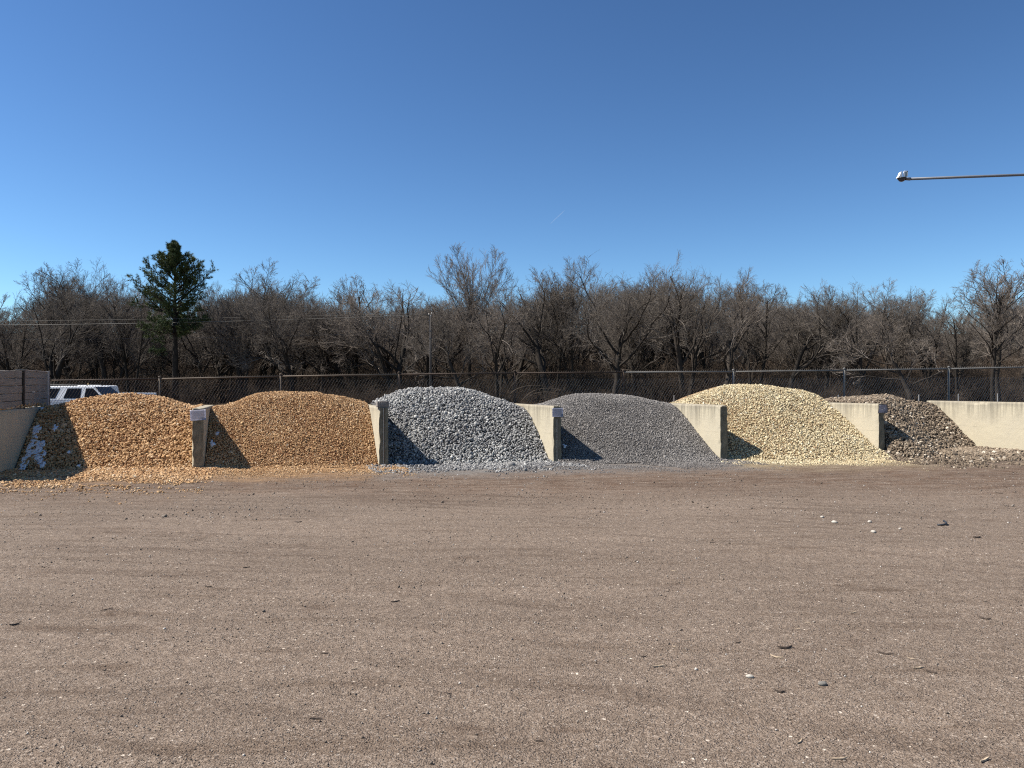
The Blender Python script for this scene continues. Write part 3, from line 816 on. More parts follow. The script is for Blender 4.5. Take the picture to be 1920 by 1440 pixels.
def splinter(u, v, L, kind, ang=None):
    x, y = ground_at(u, v)
    r_ = random.Random(int(u * 7 + v))
    Lm = L / FPX * y
    wdt = max(0.006, Lm * r_.uniform(0.10, 0.2)) if kind != 'bark' else max(0.008, Lm * r_.uniform(0.12, 0.28))
    bm = bmesh.new(); k_ = 6
    prev = None; bend = r_.uniform(-0.25, 0.25) * Lm
    for i in range(k_ + 1):
        a = i / k_ - 0.5
        ww = wdt * (0.25 + 0.75 * (1 - (2 * a) ** 2)) * r_.uniform(0.75, 1.2) / 2
        xx, yy, z0 = a * Lm, bend * (a * a * 2), 0.002 + 0.012 * abs(a) * r_.random()
        ring = [bm.verts.new((xx, yy - ww, z0)), bm.verts.new((xx, yy + ww, z0)), bm.verts.new((xx, yy + ww * 0.6, z0 + 0.35 * wdt)), bm.verts.new((xx, yy - ww * 0.7, z0 + 0.42 * wdt))]
        if prev:
            for c in range(4): bm.faces.new((prev[c], prev[(c + 1) % 4], ring[(c + 1) % 4], ring[c]))
        else: bm.faces.new(ring)
        prev = ring
    bm.faces.new(prev[::-1]); bmesh.ops.recalc_face_normals(bm, faces=list(bm.faces))
    d, nm = zone(x, y)
    name = 'wood_splinter' if kind == 'pale' else 'bark_chip'
    lk = ('long ' if L >= 20 else 'short ' if L < 13 else '')
    lab = lk + ('pale wood splinter' if kind == 'pale' else 'dark bark scrap') + f' {d}, in line with {nm}'
    if lab in USED: lab = lab.replace('wood splinter', 'splinter').replace('bark scrap', 'scrap')
    USED.add(lab)
    o = obj(name, bm, M_pale if kind == 'pale' else M_bark, loc=(x, y, float(Gd(x, y)) + 0.001))
    o.rotation_euler = (0, 0, r_.uniform(-0.9, 0.9) if ang is None else ang)
    tag(o, lab, 'wood splinter' if kind == 'pale' else 'bark chip', 'pale splinters strewn on the yard' if kind == 'pale' else 'bark scraps strewn on the yard')
for u, v, L in ((394, 1217, 20), (37, 1084, 13), (596, 1331, 12), (665, 1254, 15), (333, 997, 9), (433, 1109, 12), (1599, 1149, 16), (1687, 1161, 12), (1512, 1168, 15),
                (1495, 1179, 11), (1287, 1201, 16), (1233, 1249, 25), (1455, 1232, 24), (1707, 1235, 14), (1721, 1252, 22), (1499, 1390, 24), (1843, 1425, 32), (1670, 1367, 18),
                (1572, 1422, 34), (1173, 1227, 12), (1264, 1071, 12), (1353, 1076, 13), (132, 1231, 11), (1264, 1213, 10), (867, 1112, 10), (742, 1380, 14), (301, 1363, 13), (980, 1210, 12)):
    splinter(u, v, L, 'pale')
for u, v, L in ((609, 1225, 15), (594, 1347, 24), (257, 1217, 10), (463, 1064, 12), (560, 979, 14), (390, 1100, 16), (395, 1268, 12), (95, 987, 11), (1745, 990, 14), (1336, 1017, 11),
                (1832, 1008, 18), (1435, 1073, 13), (1699, 1147, 12), (1472, 1215, 30), (1657, 1225, 28), (1745, 1260, 18), (1462, 1297, 20), (1205, 1231, 14), (1383, 1205, 12), (523, 1122, 16),
                (200, 1143, 22), (742, 1128, 18), (30, 1171, 18), (1845, 1160, 20), (1875, 925, 12), (840, 1300, 14), (1010, 1388, 16)):
    splinter(u, v, L, 'bark')
def single_stone(u, v, wpx, mat, label, name='stone'):
    x, y = ground_at(u, v)
    s_ = wpx / FPX * y / 2
    bm = bmesh.new(); bmesh.ops.create_icosphere(bm, subdivisions=2, radius=1)
    r_ = random.Random(int(u + v))
    for vv in bm.verts:
        k_ = 1 + 0.22 * (r_.random() - 0.5)
        vv.co = Vector((vv.co.x * s_ * k_, vv.co.y * s_ * 0.75 * k_, vv.co.z * s_ * 0.5 * k_))
    for f_ in bm.faces: f_.smooth = True
    o = obj(name, bm, mat, loc=(x, y, float(Gd(x, y)) + s_ * 0.25)); o.rotation_euler.z = r_.random() * 3
    tag(o, label, 'stone')
single_stone(1405, 1269, 15, M_whitestone, 'lone white pebble on the gravel, out from the cream pile')
single_stone(1541, 1283, 18, M_greenstone, 'flat dull grey stone on the gravel beyond the lone white pebble')
for i, (u, v, wp, lb) in enumerate(((1564, 980, 12, 'largest of the pale stones strewn before the cream gravel'), (1541, 970, 9, 'pale stone just beyond the largest stray one before the cream gravel'),
                                    (1630, 979, 10, 'pale stray stone out from the divider with the curled notice'), (1637, 998, 12, 'pale stray stone nearest the camera before the curled notice'),
                                    (1687, 992, 8, 'smallest pale stray stone out from the brown cobbles'))):
    single_stone(u, v, wp, M_whitestone, lb)
# bent scrap of black hose
x, y = ground_at(1769, 985)
bm = bmesh.new()
tube_bm(bm, [(-0.09, -0.02, 0.012), (-0.03, -0.03, 0.015), (0.03, 0.0, 0.02), (0.06, 0.06, 0.03), (0.065, 0.12, 0.035)], 0.012, 6)
tag(obj('hose_scrap', bm, mat_plain('black_rubber', (0.03, 0.033, 0.04), 0.2, 20, 0.6), loc=(x, y, float(Gd(x, y)))), 'bent scrap of black hose on the yard out from the brown cobbles', 'hose')

# ================================================================== CHAIN-LINK FENCE
POSTU = [-125, 92, 299, 526, 748, 965, 1169, 1375, 1583, 1779, 1970, 2150]
RAILV = np.array([(-125, 716), (95, 713.5), (299, 710.5), (526, 705.5), (748, 702), (965, 699.5), (1168, 698), (1375, 697), (1583, 694.5), (1779, 691.5), (1920, 688.7), (2150, 684.5)])
def fence_pt(u):
    a = (u - UC) / FPX; y = 20.2 / (1 - 0.08 * a); x = a * y
    v = np.interp(u, RAILV[:, 0], RAILV[:, 1])
    return np.array((x, y, CAMZ - (v - HOR) / FPX * y))
FP = [fence_pt(u) for u in POSTU]
fence = thing('chain_link_fence', 'long chain-link fence with metal top rail running behind all the gravel piles', 'fence', (0, 20.2, 0))
def mat_pipe(name, c1, c2):
    t = NT(name); v = t.coords(); f = t.noise(v, 3.5, 5, 0.65)
    return t.fin(t.ramp(f, [(0.35, tuple(x * 0.36 for x in c1)), (0.65, tuple(x * 0.36 for x in c2))]), 0.75, spec=0.2)
M_rust = mat_pipe('rusty_pipe', (0.085, 0.055, 0.04), (0.19, 0.135, 0.10))
M_tanpipe = mat_pipe('weathered_pipe', (0.24, 0.19, 0.145), (0.36, 0.29, 0.22))
M_galv = mat_pipe('galvanised_pipe', (0.30, 0.295, 0.28), (0.42, 0.41, 0.39))
off = np.array((0, 20.2, 0))
RM = [M_rust, M_rust, M_tanpipe, M_tanpipe, M_rust, M_rust, M_rust, M_galv, M_galv, M_galv, M_galv, M_galv]
for i, p in enumerate(FP):
    bm = bmesh.new(); q = p - off
    tube_bm(bm, [(q[0], q[1], float(G(p[0], p[1])) - 0.1), (q[0], q[1], q[2] + 0.03)], 0.029, 8)
    po = obj('fence_post', bm, RM[i], fence)
    bm = bmesh.new(); tube_bm(bm, [(q[0], q[1], q[2] + 0.028), (q[0], q[1], q[2] + 0.062), (q[0], q[1], q[2] + 0.078)], [0.036, 0.036, 0.012], 8)
    obj('post_cap', bm, RM[i], po)
for i in range(len(FP) - 1):
    bm = bmesh.new(); a, b_ = FP[i] - off, FP[i + 1] - off
    tube_bm(bm, [a, b_], 0.0205, 7); obj('top_rail', bm, RM[i] if i != 6 else M_galv, fence)
def wire_mesh(a, b_, z0a, z0b, z1a, z1b, pitch, rad, slope, both=True, dy=0.0):
    """woven wire between two posts: thin three-sided wires, two crossing families"""
    V = []; F = []
    L = math.hypot(b_[0] - a[0], b_[1] - a[1]); ex = np.array(((b_[0] - a[0]) / L, (b_[1] - a[1]) / L))
    ny = np.array((-ex[1], ex[0]))
    Hm = max(z1a - z0a, z1b - z0b); run = Hm / slope
    for fam in ((1, -1) if both else (1,)):
        s0 = -run
        while s0 < L + run:
            # from bottom (s0) to top (s0 + fam*run), clipped to the bay
            sa, sb = s0, s0 + fam * run
            def zb(s_): k_ = np.clip(s_ / L, 0, 1); return z0a + (z0b - z0a) * k_, z1a + (z1b - z1a) * k_
            l0, l1 = 0.0, 1.0
            d = sb - sa
            lo_, hi_ = (0 - sa) / d, (L - sa) / d
            if lo_ > hi_: lo_, hi_ = hi_, lo_
            l0, l1 = max(l0, lo_), min(l1, hi_)
            if l1 - l0 > 0.02:
                pp = []
                for l in (l0, l1):
                    s_ = sa + d * l; bz, tz = zb(s_)
                    pp.append(np.array((a[0] + ex[0] * s_ + ny[0] * (0.003 * fam + dy), a[1] + ex[1] * s_ + ny[1] * (0.003 * fam + dy), bz + (tz - bz) * l)))
                base = len(V)
                ux = np.array((ex[0], ex[1], 0)) * rad; uy = np.array((ny[0], ny[1], 0)) * rad
                for p_ in pp:
                    V.extend([p_ + ux, p_ - ux * 0.5 + uy, p_ - ux * 0.5 - uy])
                for c in range(3):
                    F.append((base + c, base + (c + 1) % 3, base + 3 + (c + 1) % 3, base + 3 + c))
            s0 += pitch
    return np_mesh('wire_mesh', np.array(V), np.array(F))
M_wire = mat_plain('dull_wire', (0.10, 0.085, 0.07), 0.2, 5, 0.6, 0.2)
M_wire2 = mat_plain('bright_wire', (0.27, 0.25, 0.22), 0.2, 3, 0.5, 0.3)
for i in range(len(FP) - 1):
    a, b_ = FP[i] - off, FP[i + 1] - off
    obj('wire_mesh', wire_mesh(a, b_, 0.25, 0.25, a[2] - 0.02, b_[2] - 0.02, 0.062, 0.0017, 1.5), M_wire, fence)['kind'] = 'stuff'
    if i >= 1:
        za = CAMZ - (714 - 0.0035 * POSTU[i] - HOR) / FPX * FP[i][1]; zb_ = CAMZ - (714 - 0.0035 * POSTU[i + 1] - HOR) / FPX * FP[i + 1][1]
        obj('lower_wire_mesh', wire_mesh(a, b_, 0.3, 0.3, za, zb_, 0.078, 0.0046, 1.7, False, -0.03), M_wire2, fence)['kind'] = 'stuff'
    # twisted wire ends standing above the rail
    V = []; F = []
    L = np.linalg.norm(b_ - a); nk = int(L / 0.062)
    for j in range(nk):
        p_ = a + (b_ - a) * ((j + 0.5) / nk); base = len(V); r_ = 0.0045; hgt = 0.05 + 0.012 * random.random(); lean = 0.014
        V.extend([p_ + (r_, 0, 0.015), p_ + (-r_, 0.004, 0.015), p_ + (-r_, -0.004, 0.015), p_ + (r_ + lean, 0, hgt), p_ + (-r_ + lean, 0.004, hgt), p_ + (-r_ + lean, -0.004, hgt)])
        for c in range(3): F.append((base + c, base + (c + 1) % 3, base + 3 + (c + 1) % 3, base + 3 + c))
        F.append((base + 3, base + 4, base + 5, base + 5))
    F = [f_ for f_ in F if len(set(f_)) == 4]
    obj('wire_ends', np_mesh('wire_ends', np.array(V), np.array(F)), M_tanpipe if i < 6 else M_galv, fence)['kind'] = 'stuff'
# short pale stakes standing at the foot of the fence
for u, vt, lb in ((1264, 741.5, 'short pale stake in the gap between grey chippings and cream gravel'), (1561, 744, 'short pale stake where the cream gravel runs out, first of a close pair'),
                  (1572, 740.5, 'short pale stake beside the brown cobbles, second of a close pair'), (1723, 740, 'short pale stake behind the brown cobbles where the bare wall begins'),
                  (1797, 738.5, 'short pale stake behind the bare cream wall, close to a fence post'), (1870.5, 738, 'taller pale stake behind the chipped top of the bare cream wall')):
    a = (u - UC) / FPX; y = 20.2 / (1 - 0.08 * a) - 0.12; x = a * y
    bm = bmesh.new(); z1 = CAMZ - (vt - HOR) / FPX * y; g = float(G(x, y))
    box_bm(bm, -0.013, 0.013, -0.013, 0.013, -0.1, z1 - g); bevel_all(bm, 0.006, 1)
    tag(obj('stake', bm, mat_plain('pale_stake', (0.24, 0.235, 0.23), 0.15, 10, 0.8), loc=(x, y, g)), lb, 'stake', 'pale stakes along the fence')

# dead vine on the fence
bm = bmesh.new(); r_ = random.Random(4)
p0 = fence_pt(958)
for i in range(9):
    p = Vector((p0[0] + r_.uniform(-0.25, 0.45), p0[1] - 0.06, 0.9 + r_.uniform(0, 0.5)))
    d = Vector((r_.uniform(-0.5, 0.7), r_.uniform(-0.15, 0.1), 1)).normalized(); pts = [p.copy()]
    for s_ in range(9):
        d = (d + Vector((r_.uniform(-0.4, 0.5), r_.uniform(-0.1, 0.1), -0.13))).normalized(); p = p + d * 0.15; pts.append(p.copy())
    tube_bm(bm, pts, [0.007 * (1 - 0.08 * j) for j in range(len(pts))], 4)
tag(obj('dead_vine', bm, mat_plain('vine_bark', (0.10, 0.08, 0.062), 0.25, 10, 0.9)), 'tangle of dead vine on the fence behind the blue-grey rock', 'vine')

# ================================================================== VEHICLES BEHIND THE FENCE
M_white = mat_plain('white_paint', (0.62, 0.63, 0.65), 0.03, 2, 0.3, spec=0.5)
M_glass = NT('dark_glass').fin((0.006, 0.007, 0.010), 0.12, spec=0.1)
M_tyre = mat_plain('tyre_rubber', (0.03, 0.03, 0.03), 0.2, 20, 0.9)
M_rim = mat_plain('alloy_rim', (0.45, 0.45, 0.46), 0.1, 20, 0.35, 0.8)
M_trim = mat_plain('black_trim', (0.03, 0.03, 0.032), 0.15, 20, 0.5)
M_lamp = NT('lamp_lens').fin((0.75, 0.75, 0.72), 0.15, spec=0.6)
M_red = NT('red_lens').fin((0.35, 0.02, 0.015), 0.2, spec=0.5)
def half_w(z, w0, belt, roof, tum):
    return w0 if z <= belt else w0 - tum * (z - belt) / (roof - belt)
def shell(profile, wfun, bev=0.04):
    bm = bmesh.new()
    A = [bm.verts.new((x, -wfun(z), z)) for x, z in profile]; B = [bm.verts.new((x, wfun(z), z)) for x, z in profile]
    for i in range(len(profile)):
        j = (i + 1) % len(profile); bm.faces.new((A[i], B[i], B[j], A[j]))
    bm.faces.new(A); bm.faces.new(B[::-1])
    bmesh.ops.recalc_face_normals(bm, faces=list(bm.faces))
    if bev: bmesh.ops.bevel(bm, geom=[e for e in bm.edges], offset=bev, segments=2, affect='EDGES', profile=0.5)
    return bm
def pane(poly, wfun, side, name, parent, mat=None):
    bm = bmesh.new()
    V1 = [bm.verts.new((x, side * (wfun(z) + 0.010), z)) for x, z in poly]; V0 = [bm.verts.new((x, side * (wfun(z) - 0.015), z)) for x, z in poly]
    bm.faces.new(V1); bm.faces.new(V0[::-1])
    for i in range(len(poly)):
        j = (i + 1) % len(poly); bm.faces.new((V1[i], V1[j], V0[j], V0[i]))
    bmesh.ops.recalc_face_normals(bm, faces=list(bm.faces))
    return obj(name, bm, mat or M_glass, parent)
def wheels(root, xs, y, rr):
    for x in xs:
        for s_ in (-1, 1):
            bm = bmesh.new(); tube_bm(bm, [(0, -0.13, 0), (0, -0.11, 0), (0, 0.11, 0), (0, 0.13, 0)], [rr * 0.9, rr, rr, rr * 0.9], 24)
            wobj = obj('wheel', bm, M_tyre, root, (x, s_ * y, rr))
            bm = bmesh.new(); tube_bm(bm, [(0, -0.138, 0), (0, 0.138, 0)], rr * 0.62, 16); obj('rim', bm, M_rim, wobj)
# sport utility wagon, facing the cream piles' side (+X)
suv = thing('sport_utility_car', 'white sport utility car with dark windows parked behind the fence beside the timbers', 'car', (-21.3, 38.0, float(G(-21.3, 38))))
wf = lambda z: half_w(z, 1.0, 1.2, 1.93, 0.20)
obj('body', shell([(-2.75, 0.42), (-2.80, 0.85), (-2.74, 1.22), (1.20, 1.24), (2.45, 1.12), (2.74, 0.98), (2.80, 0.5), (2.6, 0.36), (-2.5, 0.34)], wf, 0.05), M_white, suv)
obj('cabin', shell([(-2.72, 1.2), (-2.50, 1.80), (-2.35, 1.91), (0.20, 1.93), (0.42, 1.88), (1.18, 1.2)], wf, 0.035), M_white, suv)
for s_ in (-1, 1):
    pane([(-2.50, 1.30), (-1.36, 1.30), (-1.18, 1.80), (-2.34, 1.78)], wf, s_, 'rear_quarter_window', suv)
    pane([(-0.94, 1.30), (-0.12, 1.30), (-0.12, 1.80), (-0.82, 1.80)], wf, s_, 'door_window', suv)
    pane([(0.08, 1.30), (1.00, 1.30), (0.46, 1.80), (0.10, 1.80)], wf, s_, 'door_window', suv)
    bm = bmesh.new(); tube_bm(bm, [(-2.2, s_ * 0.68, 1.93), (-2.1, s_ * 0.68, 1.985), (0.0, s_ * 0.68, 1.99), (0.1, s_ * 0.68, 1.935)], 0.02, 6); obj('roof_rail', bm, M_trim, suv)
    bm = bmesh.new(); box_bm(bm, 2.60, 2.79, s_ * 0.78 - 0.17, s_ * 0.78 + 0.17, 0.86, 1.02); bevel_all(bm, 0.02, 1); obj('headlight', bm, M_lamp, suv)
    bm = bmesh.new(); box_bm(bm, 0.75, 0.95, s_ * 1.12 - 0.11, s_ * 1.12 + 0.11, 1.22, 1.42); bevel_all(bm, 0.03, 1); obj('side_mirror', bm, M_white, suv)
    for xh in (-0.75, 0.2):
        bm = bmesh.new(); box_bm(bm, xh, xh + 0.18, s_ * 1.005 - 0.015, s_ * 1.005 + 0.015, 1.05, 1.09); obj('door_handle', bm, M_trim, suv)
bm = bmesh.new()
ws_ = [bm.verts.new(p) for p in ((1.145, -0.84, 1.275), (1.145, 0.84, 1.275), (0.475, 0.72, 1.865), (0.475, -0.72, 1.865))]
bm.faces.new(ws_); bmesh.ops.translate(bm, vec=(0.012, 0, 0.012), verts=list(bm.verts)); bmesh.ops.solidify(bm, geom=list(bm.faces), thickness=0.01)
obj('windscreen', bm, M_glass, suv)
wheels(suv, (-1.75, 1.65), 0.86, 0.39)
# pickup, facing the other way (-X)
pk = thing('pickup_truck', 'white pickup truck parked beyond the sport utility car, its bed rail toward the pine side', 'truck', (-22.5, 42.0, float(G(-22.5, 42))))
wf2 = lambda z: half_w(z, 0.99, 1.3, 1.97, 0.17)
obj('body', shell([(-3.75, 0.5), (-3.80, 1.05), (-3.6, 1.22), (-2.25, 1.32), (0.0, 1.34), (0.0, 0.45), (-3.5, 0.42)], wf2, 0.04), M_white, pk)
obj('cabin', shell([(-2.35, 1.28), (-1.60, 1.92), (-1.4, 1.98), (-0.22, 1.98), (-0.10, 1.92), (-0.02, 1.28)], wf2, 0.03), M_white, pk)
for s_ in (-1, 1):
    pane([(-2.05, 1.38), (-1.18, 1.38), (-1.18, 1.86), (-1.52, 1.86)], wf2, s_, 'door_window', pk)
    pane([(-1.08, 1.38), (-0.34, 1.38), (-0.38, 1.86), (-1.08, 1.86)], wf2, s_, 'door_window', pk)
    bm = bmesh.new(); box_bm(bm, 0.03, 2.05, s_ * 0.93 - 0.06, s_ * 0.93 + 0.06, 0.6, 1.55); bevel_all(bm, 0.02, 2); obj('bed_side', bm, M_white, pk)
    bm = bmesh.new(); box_bm(bm, 2.0, 2.07, s_ * 0.93 - 0.05, s_ * 0.93 + 0.05, 0.95, 1.3); obj('tail_light', bm, M_red, pk)
bm = bmesh.new(); box_bm(bm, 0.03, 2.0, -0.86, 0.86, 0.6, 0.7); obj('bed_floor', bm, M_trim, pk)
bm = bmesh.new(); box_bm(bm, 1.98, 2.06, -0.86, 0.86, 0.6, 1.5); bevel_all(bm, 0.02, 1); obj('tailgate', bm, M_white, pk)
bm = bmesh.new(); tube_bm(bm, [(-1.15, -0.35, 1.975), (-1.15, -0.35, 2.05), (-1.15, -0.35, 2.065)], [0.06, 0.055, 0.03], 10)
obj('roof_beacon', bm, NT('amber_lens').fin((0.75, 0.5, 0.2), 0.25, spec=0.5), pk)
wheels(pk, (-2.85, 1.05), 0.84, 0.40)

# ================================================================== UTILITY POLE AND LINES
pz = 56.0
pole_top = at(807, 588, pz)
up = thing('utility_pole', 'slender wooden utility pole before the bare trees behind the blue-grey pile', 'pole', (pole_top[0], pz, 0.0))
bm = bmesh.new(); tube_bm(bm, [(0.02, 0, -0.2), (0, 0, pole_top[2] * 0.5), (-0.02, 0, pole_top[2])], [0.11, 0.095, 0.075], 10)
obj('pole_shaft', bm, mat_plain('pole_wood', (0.105, 0.09, 0.076), 0.2, 4, 0.9, stretch=(1, 1, 0.1)), up)
for dz, dx in ((-0.05, -0.12), (-0.18, 0.02), (0.02, 0.10)):
    bm = bmesh.new(); tube_bm(bm, [(dx, -0.05, pole_top[2] + dz - 0.06), (dx, -0.05, pole_top[2] + dz), (dx, -0.05, pole_top[2] + dz + 0.06)], [0.035, 0.05, 0.02], 8)
    obj('insulator', bm, mat_plain('insulator_glaze', (0.40, 0.385, 0.36), 0.1, 5, 0.3), up)
for zc in (641, 655):
    bm = bmesh.new(); q = at(807, zc * 1.0 - 20, pz); box_bm(bm, -0.05, 0.09, -0.12, -0.06, q[2] - 0.05, q[2] + 0.05); obj('bracket', bm, M_galv, up)
M_cable = mat_plain('line_wire', (0.115, 0.105, 0.09), 0.1, 2, 0.6)
def line(pts, rad, label):
    us = [p[0] for p in pts]; vs2 = [p[1] for p in pts]
    c = np.polyfit(us, vs2, 2); bm = bmesh.new()
    u = np.linspace(-420, 806, 26)
    tube_bm(bm, [at(a, np.polyval(c, a), pz - 0.05) for a in u], rad, 5)
    tag(obj('power_line', bm, M_cable), label, 'power line', 'wires running to the utility pole')
line([(0, 602), (240, 599), (480, 594.5), (806, 587)], 0.010, 'upper thin overhead wire running from the utility pole across the pine')
line([(0, 609.5), (240, 606.5), (480, 601), (700, 594), (806, 589.5)], 0.024, 'thicker middle overhead cable running from the utility pole across the pine')
line([(0, 637), (480, 631), (806, 622)], 0.008, 'lowest faint overhead wire running from the utility pole past the pine trunk')

# ================================================================== SECURITY CAMERA ON ITS ARM
cy = 12.0
ca, cb_ = at(1706, 335.0, cy), at(2190, 317.0, cy)
cp = thing('camera_pole', 'thin grey metal arm reaching in across the open sky', 'pole', (cb_[0], cy, float(G(cb_[0], cy))))
M_arm = mat_plain('grey_arm_paint', (0.125, 0.132, 0.15), 0.1, 6, 0.5, 0.2)
o3 = np.array(cp.location)
bm = bmesh.new(); tube_bm(bm, [ca - o3, cb_ - o3], 0.021, 10); obj('arm', bm, M_arm, cp)
bm = bmesh.new(); tube_bm(bm, [(0, 0, -0.1), (0, 0, cb_[2] + 0.25)], [0.07, 0.055], 12); obj('pole_shaft', bm, M_arm, cp)
sc = at(1692, 331, cy)
cam_t = thing('security_camera', 'white security camera with fin shades and dark dome at the arm tip', 'security camera', tuple(sc))
M_cw = mat_plain('camera_white', (0.80, 0.80, 0.80), 0.03, 5, 0.35, spec=0.5)
px = cy / FPX
bm = bmesh.new(); tube_bm(bm, [(0, 0, -2 * px), (0, 0, -3.4 * px), (0, 0, -5 * px)], [8.2 * px, 7.6 * px, 6.5 * px], 18); obj('collar', bm, M_trim, cam_t)
bm = bmesh.new(); bmesh.ops.create_uvsphere(bm, u_segments=18, v_segments=10, radius=6.2 * px)
for vv in bm.verts: vv.co.z = vv.co.z * 0.75 - 4.6 * px
for f_ in bm.faces: f_.smooth = True
obj('dome', bm, NT('dome_glass').fin((0.01, 0.012, 0.03), 0.05, spec=0.8), cam_t)
bm = bmesh.new()
prof = [(-8.5, -2.0), (-8.0, -0.8), (-5.5, 3.0), (-4.4, 6.5), (-3.0, 8.8), (-1.4, 9.6), (-1.2, 5.0), (-0.9, -1.0), (4.0, -1.8), (6.5, -2.2)]
A = [bm.verts.new((x * px, -4.5 * px, z * px)) for x, z in prof]; B = [bm.verts.new((x * px, 4.5 * px, z * px)) for x, z in prof]
for i in range(len(prof)):
    j = (i + 1) % len(prof); bm.faces.new((A[i], B[i], B[j], A[j]))
bm.faces.new(A); bm.faces.new(B[::-1]); bmesh.ops.recalc_face_normals(bm, faces=list(bm.faces)); obj('housing', bm, M_cw, cam_t)
bm = bmesh.new()
for z0, z1, x0, x1 in ((-0.8, 9.2, 1.6, 4.0), (8.0, 10.6, 4.0, 9.4), (0.6, 10.0, 8.2, 9.4)):
    box_bm(bm, x0 * px, x1 * px, -4.0 * px, -2.6 * px, z0 * px, z1 * px)
obj('shade_fin', bm, M_cw, cam_t)
bm = bmesh.new(); box_bm(bm, 4.05 * px, 8.15 * px, -3.4 * px, -2.8 * px, -0.6 * px, 7.95 * px); obj('fin_panel', bm, mat_plain('camera_grey', (0.28, 0.33, 0.34), 0.05, 5, 0.5), cam_t)
bm = bmesh.new(); tube_bm(bm, [(7 * px, 0, -3.5 * px), (16 * px, 0, -4.0 * px)], 2.9 * px, 10); obj('bracket', bm, M_arm, cam_t)

# contrail far up in the sky
cz = 3000.0
ctr = bmesh.new(); pts = [at(1031 + 28 * a, 420 - 26 * a, cz) for a in np.linspace(0, 1, 9)]
tube_bm(ctr, pts, [0.2, 0.5, 0.7, 0.9, 1.0, 1.0, 0.95, 0.8, 0.3], 8)
t = NT('ice_trail'); tr = t.add('ShaderNodeBsdfTransparent'); df = t.add('ShaderNodeBsdfDiffuse'); df.inputs[0].default_value = (0.9, 0.9, 0.9, 1)
mx = t.add('ShaderNodeMixShader'); mx.inputs[0].default_value = 0.13; t.link(tr.outputs[0], mx.inputs[1]); t.link(df.outputs[0], mx.inputs[2]); t.link(mx.outputs[0], t.out.inputs[0])
tag(obj('contrail', ctr, t.m), 'short faint white vapour trail high in the blue sky', 'contrail')

# ================================================================== TREES
def norm(a): return a / np.maximum(np.linalg.norm(a, axis=-1, keepdims=True), 1e-9)
def grow(seed, levels, stems):
    """stems: list of (pos, dir, length, radius). levels: dicts. Returns list of (p0,p1,r0,r1,level) arrays."""
    rg = np.random.default_rng(seed)
    Pn = np.array([s[0] for s in stems], float); D = norm(np.array([s[1] for s in stems], float))
    L = np.array([s[2] for s in stems], float); Rr = np.array([s[3] for s in stems], float)
    out = []
    for li, lv in enumerate(levels):
        K = lv['seg']; n = len(Pn)
        P_ = [Pn]; Ds = []
        d = D.copy()
        for k in range(K):
            d = norm(d + lv['gnarl'] * rg.standard_normal((n, 3)) + np.array((0, 0, lv['up'])))
            Ds.append(d); P_.append(P_[-1] + d * (L / K)[:, None])
        P_ = np.stack(P_, 1); Ds = np.stack(Ds, 1)
        rad = Rr[:, None] * (1 - (1 - lv['tip']) * np.linspace(0, 1, K + 1)[None])
        for k in range(K):
            out.append((P_[:, k], P_[:, k + 1], rad[:, k], rad[:, k + 1], li))
        if li == len(levels) - 1: break
        m = lv['kids']
        tpos = lv['from'] + (1 - lv['from']) * (np.arange(m)[None] + rg.random((n, m))) / m
        kf = np.clip(tpos * K, 0, K - 1e-4); ki = kf.astype(int); fr = (kf - ki)[..., None]
        ii = np.arange(n)[:, None]
        pos = P_[ii, ki] * (1 - fr) + P_[ii, ki + 1] * fr
        dd = Ds[ii, ki]
        lr = rad[ii, ki]
        ax = norm(np.cross(dd, rg.standard_normal((n, m, 3))))
        ang = np.radians(lv['ang'] + lv['angv'] * rg.standard_normal((n, m)))[..., None]
        nd = norm(dd * np.cos(ang) + ax * np.sin(ang))
        nl = L[:, None] * lv['ratio'] * rg.uniform(0.6, 1.15, (n, m)) * (1.12 - lv.get('short', 0.45) * tpos)
        nr = np.maximum(lr * lv['rr'], lv.get('rmin', 0.004))
        keep = rg.random((n, m)) < lv.get('keep', 1.0)
        Pn, D, L, Rr = pos[keep], nd[keep], nl[keep], nr[keep]
    return out
def tubes(segs, sides):
    P0 = np.concatenate([s[0] for s in segs]); P1 = np.concatenate([s[1] for s in segs]); r0 = np.concatenate([s[2] for s in segs]); r1 = np.concatenate([s[3] for s in segs])
    d = norm(P1 - P0); a = np.where(np.abs(d[:, 2:3]) < 0.9, np.array((0, 0, 1.0)), np.array((1.0, 0, 0)))
    u = norm(np.cross(d, a)); v = np.cross(d, u); n = len(P0)
    th = 2 * np.pi * np.arange(sides) / sides
    off_ = u[:, None] * np.cos(th)[None, :, None] + v[:, None] * np.sin(th)[None, :, None]
    P1e = P1 + d * (np.linalg.norm(P1 - P0, axis=1, keepdims=True) * 0.03)
    V = np.concatenate([P0[:, None] + off_ * r0[:, None, None], P1e[:, None] + off_ * r1[:, None, None]], 1)
    k = np.arange(sides); k2 = (k + 1) % sides
    q = np.stack([k, k2, k2 + sides, k + sides], -1)
    F = (q[None] + (np.arange(n) * 2 * sides)[:, None, None]).reshape(-1, 4)
    return V.reshape(-1, 3), F
def mat_bark(name, c0, c1):
    t = NT(name); v = t.coords(scale=(1, 1, 0.3))
    f = t.noise(v, 9, 4)
    oi = t.add('ShaderNodeObjectInfo')
    col = t.ramp(f, [(0.3, c0), (0.7, c1)])
    col = t.mix(1.0, col, t.ramp(oi.outputs['Random'], [(0.0, (0.78, 0.76, 0.74)), (0.5, (1.0, 0.97, 0.94)), (1.0, (1.22, 1.16, 1.12))]), 'MULTIPLY')
    return t.fin(col, 0.95, t.bump(f, 0.03, 0.7), spec=0.15)
M_trunk = mat_bark('tree_bark', (0.021, 0.018, 0.015), (0.054, 0.046, 0.039))
